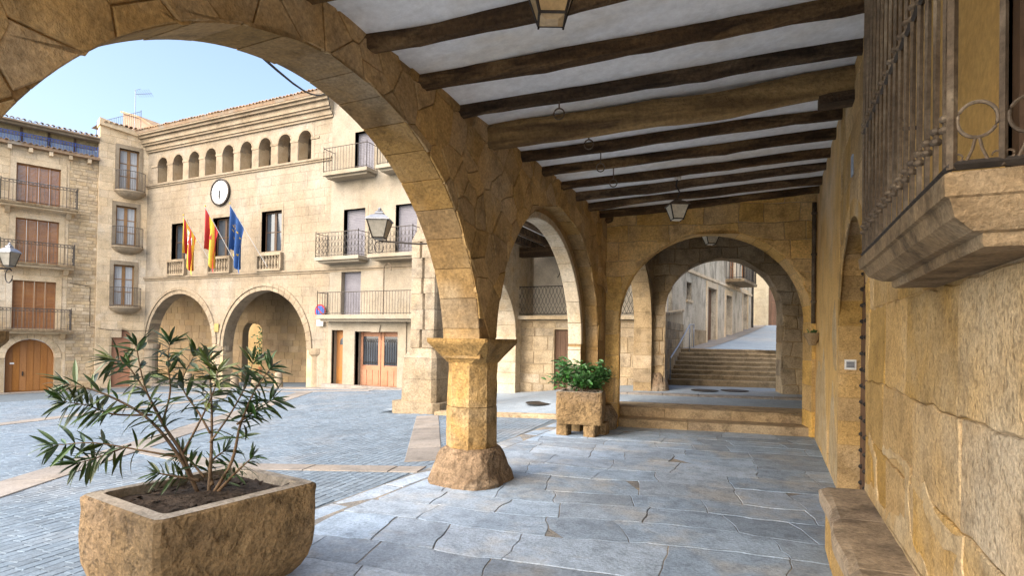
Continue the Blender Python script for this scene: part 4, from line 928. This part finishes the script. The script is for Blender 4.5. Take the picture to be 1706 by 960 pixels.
for k in range(900):
    p = Vector((-33.6+r.gauss(0, .45), 29.4+r.gauss(0, .2), -.5+abs(r.gauss(0, .6)) if k < 500 else r.uniform(0, 5))); a = Vector((r.gauss(0, 1), r.gauss(0, 1), r.gauss(0, 1))).normalized()*.13; b = a.cross(Vector((r.gauss(0, 1), r.gauss(0, 1), 1))).normalized()*.06
    mb.add([p-a, p-b, p+a, p+b], [(0, 1, 2, 3)])
tag(mb.build('foliage', 'leaf_bright', pp), kind='stuff')

# ------------------------------------------------------------------ pale neighbour house right of the town hall
nb = empty('pale_house', (-14.5, 18.8, -.5), 'pale rendered house with grey blinds and balconies right of the town hall', 'house')
NB = Frame(-30.2, 18.55, 0)
nw = [(14.08, 15.10, 8.5, 10.24), (13.55, 14.70, 4.9, 7.0), (16.25, 17.3, 4.9, 6.98), (13.47, 14.52, 2.52, 4.34), (17.2, 18.2, 8.5, 10.2)]
nops = [('r', *w) for w in nw]+[('r', 13.05, 13.68, -1, 1.87), ('r', 14.3, 16.5, -1, 1.82)]
wall_core(MB(), NB, 12.82, 21.5, -1.5, 13, nops, -.5, 0).build('wall', 'render_pale', nb)
for w in nw:
    mb = MB(); mb.fbox(NB, w[0], w[1], w[2], w[3], -.25, -.22)
    pn = mb.build('blind', 'blind_grey', nb); z = w[2]
    sl = MB()
    while z < w[3]-.01: sl.fbox(NB, w[0]+.02, w[1]-.02, z+.004, min(w[3], z+.07)-.004, -.22, -.205); z += .07
    sl.build('blind_slats', 'blind_grey', pn)
    if w[2] > 4:
        mb = MB(); mb.fbox(NB, w[0]-.14, w[0], w[2], w[3]+.14, -.25, .012); mb.fbox(NB, w[1], w[1]+.14, w[2], w[3]+.14, -.25, .012); mb.fbox(NB, w[0], w[1], w[3], w[3]+.14, -.25, .011); mb.build('window_surround', 'render_pale', nb)
for s0, s1, z, st_y, n, dp in ((12.95, 15.3, 8.33, 'bars', 15, .7), (15.75, 18.6, 8.33, 'bars', 17, .7), (12.6, 14.95, 4.78, 'ornate', 13, .7), (15.4, 17.6, 4.78, 'ornate', 12, .7)):
    b_ = fbox('balcony', 'render_pale', nb, NB, s0, s1, z, z+.14, 0, dp); fbox('slab_moulding', 'render_pale', b_, NB, s0+.1, s1-.1, z-.09, z, 0, dp-.15); railing('railing', b_, NB, s0+.04, s1-.04, dp-.04, z+.14, z+1.15, n, 'iron_far', style=st_y)
b_ = fbox('balcony', 'render_pale', nb, NB, 12.66, 20, 2.33, 2.5, 0, .6); fbox('slab_moulding', 'render_pale', b_, NB, 12.76, 20, 2.22, 2.33, 0, .45); railing('railing', b_, NB, 12.7, 19.9, .56, 2.5, 3.44, 52, 'iron_far')
mb = MB(); mb.tube([NB.p(16.1, 2.5, .5), NB.p(16.1, 4.3, .5), NB.p(16.16, 4.5, .5), NB.p(16.3, 4.55, .5), NB.p(16.42, 4.45, .5), NB.p(16.45, 4.25, .5)], .025, 6); mb.build('hooked_pole', 'iron_old', b_)
d1 = fbox('small_door', 'door_wood', nb, NB, 13.05, 13.68, -1, 1.87, -.32, -.26); MB().prism(NB, [(13.25, 1.25), (13.52, 1.25), (13.5, 1.45), (13.385, 1.56), (13.27, 1.45)], -.26, -.25).build('door_light', 'glass', d1)
for k in range(2): fbox('panel', 'door_wood', d1, NB, 13.12, 13.6, -.3+k*.72, .3+k*.72, -.26, -.24)
d2 = MB(); d2.fbox(NB, 14.3, 16.5, -1, 1.82, -.4, -.34); d2 = d2.build('double_door', 'door_red', nb)
for k in range(2):
    a = 14.3+k*1.1
    fbox('leaf_frame', 'door_red', d2, NB, a+.03, a+1.07, -.55, 0.35, -.34, -.31)
    for j in range(3): fbox('panel', 'door_red', d2, NB, a+.1+j*.31, a+.36+j*.31, -.42, .22, -.31, -.29)
    fbox('pane', 'glass', d2, NB, a+.16, a+.94, .42, 1.62, -.34, -.325)
    for q in (a+.03, a+.95): fbox('stile', 'door_red', d2, NB, q, q+.12, .35, 1.8, -.34, -.31)
    mb = MB()
    for j in range(7):
        x = a+.2+j*.116; mb.tube([NB.p(x, .45, -.30), NB.p(x, 1.2+.3*math.sin(math.pi*(j+.5)/7), -.30)], .012, 4); mb.tube([NB.p(x+.04*math.cos(t*.8), .52+.05*math.sin(t*.8), -.30) for t in range(9)], .008, 4)
        mb.tube([NB.p(x+.05*math.cos(t*.8), 1.45+.07*math.sin(t*.8), -.30) for t in range(9)], .008, 4)
    mb.build('grille', 'iron', d2)
mb = MB(); mb.fbox(NB, 12.85, 13.05, -1, 2.2, -.1, .06); mb.fbox(NB, 13.68, 14.3, -1, 2.2, -.2, .06); mb.fbox(NB, 16.5, 16.9, -1, 2.2, -.1, .06); mb.fbox(NB, 13.05, 13.68, 1.87, 2.2, -.1, .058); mb.fbox(NB, 14.3, 16.5, 1.82, 2.2, -.1, .058); mb.build('door_surround', 'render_pale', nb)
MB().prism(NB, [(15.2, 1.8), (15.6, 1.8), (15.66, 2.1), (15.14, 2.1)], .05, .12).build('keystone', 'render_pale', nb); fbox('doorstep', 'band', nb, NB, 12.8, 17, -1, -.42, 0, .35)
box('roof', 'tile', nb, (-17.4, 18.2, 13), (-8.5, 24, 13.2))

# ------------------------------------------------------------------ tower house and left house
tw = empty('tower_house', LH.p(-1, -1.2, 0), 'narrow pale stone house with rounded balconies in the corner left of the town hall', 'house')
wins = [(-1.24, -.37, 8.98, 11.1), (-1.32, -.42, 6.1, 8.14), (-1.36, -.46, 3.0, 5.1)]
wall_core(MB(), LH, -2.05, .35, -2, 12.1, [('r', *w) for w in wins]+[('a', -.95, 1.35, .42, -1.3)], -.4, .12).build('wall_core', 'mortar', tw)
blocks('wall_block', ashlar(-2.05, .15, -1.2, 12.05, (.36, .46), (.5, .9), [('r', w[0]-.16, w[1]+.16, w[2]-.02, w[3]+.2) for w in wins]+[('a', -.95, 1.35, .5, -1.3)], 61), LH, 'ashlar_left', tw, .11, .135, .007, .006, .002)
sf = LH.p(-2.05, 0, .12); SFc = Frame(sf.x, sf.y, 160); MB().fbox(SFc, -.01, .6, -2, 12.4, -.01, .02).build('side_face', 'ashlar_left', tw)
MB().prism(LH, [(-2.1, 12.05), (.4, 11.75), (.4, 11.9), (-2.1, 12.4)], -.5, .3).build('sloping_parapet', 'ashlar_left', tw)
tiles(tw, LH, -1.95, .2, 12.18, .38, .1, .5); MB().add([LH.p(-2, 12.2, .3), LH.p(.4, 12.0, .3), LH.p(.4, 12.5, -3), LH.p(-2, 12.7, -3)], [(0, 1, 2, 3)]).build('roof', 'tile', tw)
for i, w in enumerate(wins):
    window(tw, LH, *w, -.02, 'window_wood', 2, 3, 'curtain')
    mb = MB(); mb.fbox(LH, w[0]-.16, w[0], w[2]-.02, w[3]+.2, -.1, .16); mb.fbox(LH, w[1], w[1]+.16, w[2]-.02, w[3]+.2, -.1, .16); mb.fbox(LH, w[0], w[1], w[3], w[3]+.2, -.1, .158); mb.build('window_surround', 'hall_trim', tw)
    z = w[2]-.16; s0, s1 = w[0]-.16, w[1]+.30; mid = (s0+s1)/2; hw = (s1-s0)/2; dep = .55
    cv = lambda k, zz, q: LH.p(mid+hw*q*math.cos(math.pi*k/10), zz, .12+dep*q*math.sin(math.pi*k/10)**.7)
    rg = [[cv(k, zz, q) for k in range(11)] for zz, q in ((z-.28, .35), (z-.18, .72), (z-.08, .9), (z, .98), (z+.02, 1.04), (z+.1, 1.04))]
    b_ = MB().rings(rg).build('balcony', 'hall_trim', tw); mb = MB()
    for zz in (z+.16, z+1.08): mb.tube([cv(k, zz, .98) for k in range(11)], .016, 4)
    for k in range(0, 21): kk = k/2; p = cv(kk, z+.1, .98); mb.tube([p, p+Vector((0, 0, 1.0))], .010, 4, False)
    mb.build('railing', 'iron_far', b_)
MB().prism(LH, [(-1.37, -1.3), (-.53, -1.3), (-.53, 1.35)]+[(-.95+.42*math.cos(math.pi*k/10), 1.35+.42*math.sin(math.pi*k/10)) for k in range(1, 10)]+[(-1.37, 1.35)], -.1, -.02).build('door', 'door_red', tw)
# roof terrace and chimney wall behind
tr = empty('roof_terrace', (-36, 21.5, 12), 'pink rendered stair hut and railing on the roofs behind the tower house', 'roof terrace')
Ft = Frame(-38.3, 21.5, 0)
MB().prism(Ft, [(.9, 11.5), (4.4, 11.5), (4.4, 13.9), (2.6, 14.9), (.9, 15.5)], -1.5, 0).build('hut_wall', 'pink_wall', tr); MB().prism(Ft, [(.8, 15.52), (2.6, 14.92), (4.5, 13.86), (4.5, 13.98), (2.6, 15.04), (.8, 15.64)], -1.6, .12).build('hut_roof', 'tile', tr)
railing('railing', tr, Ft, -.2, 4.2, .9, 13.6, 14.75, 24, 'iron_far', sides=False)
an = empty('tv_antenna', (-36.2, 21.5, 14.2), 'thin television antenna on the roof behind the tower house', 'antenna')
a0 = Vector((-36.2, 21.5, 14.2)); mb = MB(); mb.tube([a0, a0+Vector((0, 0, 2.6))], .022, 5); mb.build('mast', 'grey_steel', an)
mb = MB(); q = a0+Vector((0, 0, 2.3)); mb.tube([q, q+Vector((1.3, .2, -.1))], .015, 4)
for k in range(7): e = q+Vector((.2+k*.17, .03*k, -.01*k)); mb.tube([e-Vector((.05, -.2, .15)), e+Vector((.05, -.2, .15))], .008, 4)
mb.tube([q+Vector((.1, 0, .25)), q+Vector((.45, .05, .28))], .01, 4); mb.build('yagi_array', 'iron_far', an)

lh = empty('shuttered_house', LH.p(-5, -1.2, 0), 'stone house with brown louvred shutters and long balconies at the left of the plaza', 'house')
lw = [(-5.16, -3.54, 7.55, 9.46), (-5.14, -3.56, 4.84, 6.90), (-5.20, -3.62, 1.72, 3.98), (-8.9, -7.3, 7.55, 9.46), (-8.9, -7.3, 4.84, 6.9), (-8.9, -7.3, 1.72, 3.98)]
DA = ('a', -4.49, .34, .90, -1.4)
wall_core(MB(), LH, -11, -2.05, -2, 10.3, [('r', *w) for w in lw]+[DA], -.45, 0).build('wall_core', 'mortar', lh)
q = [('r', w[0]-.22, w[1]+.22, w[2]-.02, w[3]+.26) for w in lw]
blocks('wall_block', ashlar(-11, -3.2, -1.3, 10.2, (.34, .46), (.5, .9), q+[('a', -4.49, .34, 1.16, -1.4)], 71), LH, 'ashlar_left', lh, -.01, .018, .008, .008, .003, limit=200)
blocks('rubble_stone', ashlar(-3.2, -2.06, -1.3, 10.2, (.13, .2), (.18, .46), [], 72), LH, 'rubble_left', lh, -.01, .02, .018, .012, .008, limit=220)
for w in lw:
    mb = MB(); mb.fbox(LH, w[0]-.22, w[0], w[2]-.02, w[3]+.26, -.2, .04); mb.fbox(LH, w[1], w[1]+.22, w[2]-.02, w[3]+.26, -.2, .04); mb.fbox(LH, w[0], w[1], w[3], w[3]+.26, -.2, .038); mb.build('window_surround', 'ashlar_left', lh)
    shutters(lh, LH, *w, -.08)
for z, s0, s1 in ((7.42, -5.75, -2.92), (4.68, -5.72, -2.98), (1.58, -5.70, -3.05), (7.42, -9.5, -6.7), (4.68, -9.5, -6.7), (1.58, -9.5, -6.7)):
    b_ = fbox('balcony', 'balcony_stone', lh, LH, s0, s1, z, z+.11, 0, .72); fbox('slab_moulding', 'ashlar_left', b_, LH, s0+.05, s1-.05, z-.08, z, 0, .6)
    for x in (s0+.3, s1-.3): MB().prism(Frame(*LH.p(x, 0, 0).xy, 70-90), [(-.0, z-.35), (.12, z-.35), (.45, z-.12), (.45, z-.08), (0, z-.08)], -.09, .09).build('bracket', 'ashlar_left', b_)
    railing('railing', b_, LH, s0+.04, s1-.04, .68, z+.11, z+1.08, 20, 'iron_far', style='bars2')
voussoirs('door_voussoir', LH, 'ashlar_left', lh, -4.49, .34, .89, 1.15, 13, -.4, .035, gap=.01)
dd = MB().prism(LH, [(-5.37, -1.3), (-3.61, -1.3), (-3.61, .34)]+[(-4.49+.88*math.cos(math.pi*k/14), .34+.88*math.sin(math.pi*k/14)) for k in range(1, 14)]+[(-5.37, .34)], -.3, -.22).build('door', 'door_wood', lh)
for k in range(7):
    a, b = -5.36+k*.25, -5.36+(k+1)*.25; zt = lambda x: .34+math.sqrt(max(0, .87**2-(x+4.49)**2)); MB().prism(LH, [(a+.008, -1.2), (b-.008, -1.2), (b-.008, zt(b-.008)), (a+.008, zt(a+.008))], -.22, -.2).build('plank', 'door_wood', dd)
fbox('letter_plate', 'white_paint', dd, LH, -5.2, -5.05, .05, .13, -.2, -.19); MB().tube([LH.p(-4.75, -.5, -.17), LH.p(-4.75, -.3, -.17)], .03, 6).build('handle', 'iron', dd)
# glazed attic with blue railing
fbox('attic_band', 'tile', lh, LH, -11, -2.06, 10.22, 10.36, -.4, .30)
for k in range(12): x = -10.6+k*.74; fbox('corbel', 'ashlar_left', lh, LH, x-.07, x+.07, 10.0, 10.2, 0, .26)
tiles(lh, LH, -9, -2.1, 10.32, .34, .2, .35); fbox('attic_wall', 'hall_in', lh, LH, -11, -2.08, 10.36, 11.3, -1.2, -1.0)
for k in range(8):
    s0 = -10.0+k*1.0; fbox('attic_post', 'window_dark', lh, LH, s0-.04, s0+.04, 10.36, 11.2, -.3, -.22); fbox('attic_blind', 'blind_straw', lh, LH, s0+.05, s0+.95, 10.8, 11.2, -.3, -.27); fbox('attic_pane', 'curtain_blue', lh, LH, s0+.05, s0+.95, 10.36, 10.78, -.3, -.28)
railing('attic_railing', lh, LH, -10, -2.12, .1, 10.36, 10.86, 70, 'blue_paint', sides=False, t=.010, style='bars2')
fbox('eaves_beam', 'hall_trim', lh, LH, -11, -2.06, 11.2, 11.36, -1.2, .12); MB().add([LH.p(-11, 11.37, .3), LH.p(-2.06, 11.37, .3), LH.p(-2.06, 12.4, -4), LH.p(-11, 12.4, -4), LH.p(-11, 11.3, .3), LH.p(-2.06, 11.3, .3)], [(0, 1, 2, 3), (4, 5, 1, 0)]).build('roof', 'tile', lh)
tiles(lh, LH, -8, -2.1, 11.38, .36, .24, .5)
# cables
def cable(pts, label, r_=.012):
    P = [Vector(p) for p in pts]; path = []
    for a, b in zip(P, P[1:]): path += [a.lerp(b, k/8)-Vector((0, 0, .04*(a-b).length*math.sin(math.pi*k/8)*.4)) for k in range(8)]
    tag(MB().tube(path+[P[-1]], r_, 4).build('cable', 'black'), label, 'cable')
cable([LH.p(-3.1, 4.0, .06), LH.p(-2.3, 3.9, .06), LH.p(-2.28, 1.9, .06), LH.p(-1.6, 1.75, .2), LH.p(.0, 1.72, .2), TH.p(1.0, 1.8, .15)], 'black cable running down the rubble wall and across the tower house')
cable([(-3.34, 2.75, 3.62), (-10.5, 11, 7.9), TH.p(12.86, 11.3, .12)], 'thin black cable slung from the arcade to the town hall corner', .014)

# ------------------------------------------------------------------ next portico: buttress, arch, balcony house
bu = empty('buttress', (-7.65, 11.4, -.2), 'stone buttress on a stepped pedestal standing at the edge of the plaza', 'buttress')
def rbox(nm, m, par, x0, x1, y0, y1, z0, z1, tp=.0, nz=.012):
    c = ((x0+x1)/2, (y0+y1)/2, z0); n = 5; loft(c, [((z1-z0)*i/n, (x1-x0)/2-tp*i/n, (y1-y0)/2-tp*i/n) for i in range(n+1)], 32, 14, nz, 4).build(nm, m, par)
rbox('plinth', 'buttress_stone', bu, -8.32, -6.98, 10.95, 12.2, -.35, .08); 
rbox('pedestal_stone', 'buttress_stone', bu, -8.12, -7.12, 11.05, 12.1, .08, .62, .01); rbox('pedestal_stone', 'buttress_stone', bu, -8.10, -7.13, 11.06, 12.08, .625, 1.12, .015)
rbox('pedestal_cap', 'buttress_stone', bu, -8.08, -7.15, 11.08, 12.05, 1.125, 1.36, .12)
z = 1.36
while z < 3.85:
    h = rnd.uniform(.36, .5); h = min(h, 3.9-z); x = -7.55+rnd.uniform(-.12, .12)
    rbox('shaft_stone', 'buttress_stone', bu, -7.94, x-.004, 11.18, 11.95, z+.004, z+h-.004, 0, .008); rbox('shaft_stone', 'buttress_stone', bu, x+.004, -7.22, 11.18, 11.95, z+.004, z+h-.004, 0, .008); z += h
loft((-7.58, 11.57, 3.9), [(0, .39, .41), (.06, .40, .42), (.22, .34, .36), (.45, .2, .26), (.55, .12, .2)], 24, 6, .02, 4).build('cap', 'buttress_stone', bu)
na = empty('next_arcade', (-7.5, 14, 0), 'pale arch of the next portico running back from the buttress', 'arch')
NA = Frame(-7.15, 0, 90)
wall_core(MB(), NA, 11.96, 16.4, -.3, 4.9, [('a', 13.75, 1.6, 1.85, -.4)], -.7, 0, 22).build('wall_core', 'soffit_pale', na); voussoirs('voussoir', NA, 'soffit_pale', na, 13.75, 1.6, 1.82, 1.95, 13, -.69, .01)
for k in range(5): fbox('jamb_stone', 'soffit_pale', na, NA, 15.57, 15.64, -.1+k*.34, .23+k*.34, -.69, .01)
fbox('impost', 'soffit_pale', na, NA, 15.5, 15.9, 1.55, 1.68, -.74, .05)
nc = empty('next_portico_ceiling', (-5, 13.5, 4.4), 'dark beamed ceiling of the next portico seen through the smaller arch', 'ceiling')
box('boards', 'plaster_white', nc, (-7.2, 12.2, 4.62), (-2.95, 17.2, 4.7))
for k in range(7): x = -6.9+k*.62; box('beam', 'beam_wood', nc, (x, 12.25, 4.42), (x+.16, 16.9, 4.62))
box('cross_beam', 'beam_wood', nc, (-7.15, 15.75, 4.14), (-2.96, 15.98, 4.42))
bh = empty('balcony_house', (-5.5, 16.2, 0), 'stone house wall with wavy iron balcony and plank door behind the smaller arch', 'house')
wall_core(MB(), BH, .5, 6.1, -.4, 2.2, [('r', 2.95, 3.75, -.4, 1.92)], -.4, 0).build('wall_core', 'mortar', bh)
blocks('wall_stone', [warp(p, .03, 2, .012, 7, 3) for p in ashlar(.6, 6.05, -.1, 2.16, (.24, .46), (.3, .8), [('r', 2.93, 3.77, -.4, 1.94)], 81)], BH, 'tan_stone', bh, -.01, .018, .02, .012, .008)
d_ = fbox('door', 'door_brown', bh, BH, 2.95, 3.75, -.4, 1.92, -.2, -.13)
for k in range(5): fbox('plank', 'door_brown', d_, BH, 2.96+k*.158, 3.11+k*.158, -.2, 1.9, -.13, -.115)
fbox('recess_wall', 'white_wall', bh, BH, .5, 6.1, 2.2, 4.7, -1.3, -1.15); fbox('recess_side', 'grey_plaster', bh, BH, 1.3, 1.75, 2.2, 4.6, -1.15, -.5); fbox('recess_post', 'window_dark', bh, BH, 3.55, 3.66, 2.4, 4.3, -.12, -.02); fbox('recess_side', 'render_pale', bh, BH, 3.72, 3.9, 2.3, 4.7, -1.15, -.3)
b_ = fbox('balcony', 'soffit_pale', bh, BH, .6, 6.05, 2.22, 2.33, -1.2, .25); railing('railing', b_, BH, 1.2, 6.0, .2, 2.33, 3.22, 42, 'iron', style='wave', sides=False, t=.011)
mb = MB(); mb.tube([BH.p(2.95, 3.95, -.3), BH.p(3.03, 3.8, -.25), BH.p(3.02, 3.65, -.22), BH.p(2.95, 3.52, -.2)], .02, 5); mb.build('hook', 'iron', bh)

# ------------------------------------------------------------------ planters
def trough(c, hx, hy, z0, z1, rot, label, feet=None, wall=.09, taper=.10):
    t = empty('stone_trough', (c[0], c[1], 0), label, 'planter'); H = z1-z0; n = 72
    def ring(z, rx, ry, nz, pw=26):
        g = []; rc = .022; S_ = 18
        for sx, sy, ex, ey in ((1, -1, 1, 1), (1, 1, -1, 1), (-1, 1, -1, -1), (-1, -1, 1, -1)):
            for k in range(S_):
                t = (k+.5)/S_; x = (sx+(ex-sx)*t)*rx; y = (sy+(ey-sy)*t)*ry
                if k in (0, S_-1): x *= 1-rc*.35; y *= 1-rc*.35
                p = Vector((c[0]+x*math.cos(rot)-y*math.sin(rot), c[1]+x*math.sin(rot)+y*math.cos(rot), z)); w = (noise.noise(p*7)*.7+noise.noise(p*17)*.5)*nz; dr = Vector((p.x-c[0], p.y-c[1], 0)).normalized(); g.append(p+dr*w)
        return g
    prof = [(0, -taper*1.2), (.07, -taper*.75), (.15, -taper*.42), (.25, -taper*.18), (.36, -taper*.06), (.5, 0), (.62, 0), (.74, 0), (.86, 0), (.95, 0)]
    MB().rings([ring(z0+H*a, hx+b, hy+b, .013) for a, b in prof]+[ring(z1-.012, hx-.002, hy-.002, .008), ring(z1, hx-.018, hy-.018, .004)], False).build('body', 'trough_stone', t)
    MB().rings([ring(z1+.001, hx-.016, hy-.016, .003), ring(z1+.004, hx-wall, hy-wall, .004), ring(z1-.10, hx-wall-.01, hy-wall-.01, .004)], False).build('rim', 'trough_rim', t)
    so = MB(); g = [ring(z1-.055, (hx-wall)*q, (hy-wall)*q, 0) for q in (1, .7, .4, .05)]
    for i, rr in enumerate(g):
        for p in rr: p.z += noise.noise(p*9)*.02+.03*(i/3)
    so.rings(g); so.build('soil', 'soil', t)
    if feet:
        for fx, fy in feet: rbox('foot', 'trough_stone', t, fx-.10, fx+.10, fy-.13, fy+.13, 0, z0+.004, 0, .006)
    # bark chips
    mb = MB()
    for k in range(170):
        x, y = rnd.uniform(-1, 1)*(hx-wall-.03), rnd.uniform(-1, 1)*(hy-wall-.03); p = Vector((c[0]+x*math.cos(rot)-y*math.sin(rot), c[1]+x*math.sin(rot)+y*math.cos(rot), z1-.03+rnd.uniform(-.01, .012)))
        a = rnd.uniform(0, 6.28); u_ = Vector((math.cos(a), math.sin(a), rnd.uniform(-.5, .5)))*rnd.uniform(.01, .028); v_ = Vector((-math.sin(a), math.cos(a), rnd.uniform(-.6, .6)))*.008; mb.add([p-u_-v_, p+u_-v_, p+u_+v_, p-u_+v_], [(0, 1, 2, 3)])
    tag(mb.build('bark_chips', 'soil', t), kind='stuff'); return t
trough((-3.245, 2.405), .455, .51, .0, .63, R(-7), 'large rough stone trough in the foreground holding the oleander', None, taper=.14)
ol = empty('oleander', (-3.25, 2.4, .6), 'tall spreading oleander bush growing in the foreground stone trough', 'bush')
base = Vector((-3.27, 2.42, .60)); spread_dir, lean_dir = Vector((.906, .423, 0)), Vector((-.423, .906, 0))
def at(cx, cz_, dep=0): return base+spread_dir*(cx*.01)+Vector((0, 0, cz_*.01))+lean_dir*dep
# branches as (sideways, up) in centimetres from the root, with a lean in metres
BR = [([(-4, -1), (-14, 24), (-27, 45), (-37, 67), (-42, 92)], -.05), ([(-4, -1), (-16, 25), (-34, 48), (-60, 63), (-79, 68)], -.14), ([(-14, 21), (-33, 26), (-62, 32), (-82, 31)], -.18), ([(3, -1), (3, 31), (1, 60), (-3, 85)], .06),
      ([(6, -1), (16, 19), (20, 43), (28, 65), (37, 79)], .10), ([(3, 37), (-7, 49), (-21, 67), (-15, 88)], .14), ([(8, -1), (18, 11), (28, 21)], .05), ([(-3, 7), (-14, 10), (-25, 13)], -.08), ([(3, 31), (13, 49), (20, 67), (22, 83)], .16),
      ([(-22, 34), (-38, 60), (-54, 80), (-65, 83)], .05), ([(-27, 45), (-25, 63), (-29, 81), (-30, 94)], .1), ([(0, 9), (-11, 20), (-17, 23)], .02), ([(5, 4), (0, 16), (7, 24)], .12), ([(-34, 48), (-54, 49), (-65, 55), (-75, 58)], -.2), ([(-14, 24), (0, 49), (9, 67), (12, 77)], -.1), ([(20, 43), (25, 49), (34, 57)], .2), ([(-47, 29), (-60, 23), (-69, 20)], -.15)]
LV = [leaf_mesh('leaf', 'leaf', w, b) for w, b in ((.165, .12), (.15, .35), (.175, .03), (.16, .5))]; r = random.Random(8); nleaf = 0; extra = MB()
for bi, (pts, dep) in enumerate(BR):
    n = len(pts); P = [at(x, y, dep*(i/(n-1))) for i, (x, y) in enumerate(pts)]; path = []
    for i in range(n-1):                       # smooth the branch
        p0, p1, p2, p3 = P[max(0, i-1)], P[i], P[i+1], P[min(n-1, i+2)]
        for k in range(5): t = k/5; path.append(.5*((2*p1)+(p2-p0)*t+(2*p0-5*p1+4*p2-p3)*t*t+(3*p1-p0-3*p2+p3)*t**3))
    path.append(P[-1]); m_ = len(path); r0 = .013 if pts[0][1] < 9 else .008
    MB().tube(path, [r0*(1-.75*i/(m_-1)) for i in range(m_)], 6).build('stem', 'bark', ol, True)
    st0 = int(m_*(.42 if n > 3 else .3)); step = 1
    for i in range(st0, m_, step):
        ax = (path[min(i+1, m_-1)]-path[max(0, i-1)]).normalized(); tip = i >= m_-2
        for w in range(8 if tip else 4):
            a = w*2.094+i*1.1+r.uniform(-.4, .4); u_ = ax.cross(Vector((.3, .2, 1))).normalized(); v_ = ax.cross(u_); out = u_*math.cos(a)+v_*math.sin(a)
            d = (ax*(.9 if tip else .45)+out*r.uniform(.7, 1.2)+Vector((0, 0, r.uniform(-.55, .2)))).normalized(); ln = r.uniform(.10, .18)*(1.05 if not tip else .95)
            if pts[0][1] < 16 and n < 4: ln *= .75
            nleaf += 1
            if nleaf <= 298: link('leaf', LV[r.randrange(4)], ol, leaf_mat(path[i], d, ln, r.uniform(-.8, .8)))
            else:
                me = LV[0]; mw = leaf_mat(path[i], d, ln, r.uniform(-.8, .8)); extra.add([mw @ v.co for v in me.vertices], [tuple(p.vertices) for p in me.polygons])
if extra.v: tag(extra.build('leaves', 'leaf', ol), kind='stuff')
trough((-2.97, 9.20), .385, .31, .20, .74, R(10), 'smaller square stone trough on stone blocks before the end arch', [(-3.22, 9.05), (-2.76, 9.10), (-2.66, 9.42)], wall=.07, taper=.02)
sb = empty('leafy_shrub', (-2.97, 9.2, .7), 'bright green leafy shrub in the smaller stone trough', 'bush')
r = random.Random(14); mb = MB(); lm2 = leaf_mesh('leaf', 'leaf_bright', .42, .2); tips = []
for k in range(15):
    a = r.uniform(0, 6.28); rad = r.uniform(.1, .55); p0 = Vector((-2.97+r.uniform(-.12, .12), 9.2+r.uniform(-.1, .1), .70)); p1 = p0+Vector((math.cos(a)*rad, math.sin(a)*rad*.8, r.uniform(.26, .62)*(1.1-rad*.6))); tips.append((p0, p1)); MB().tube([p0, p0.lerp(p1, .5)+Vector((0, 0, .05)), p1], [.008, .006, .003], 5).build('stem', 'bark', sb)
for k in range(1500):
    p0, p1 = tips[r.randrange(15)]; t = r.uniform(.35, 1.08)**.7; p = p0.lerp(p1, t)+Vector((r.gauss(0, .055), r.gauss(0, .055), r.gauss(0, .045))); a = r.uniform(0, 6.28)
    mw = leaf_mat(p, (math.cos(a), math.sin(a), r.uniform(-.5, .6)), r.uniform(.06, .12), r.uniform(-.8, .8)); mb.add([mw @ v.co for v in lm2.vertices], [tuple(q.vertices) for q in lm2.polygons])
tag(mb.build('foliage', 'leaf_bright', sb), kind='stuff')
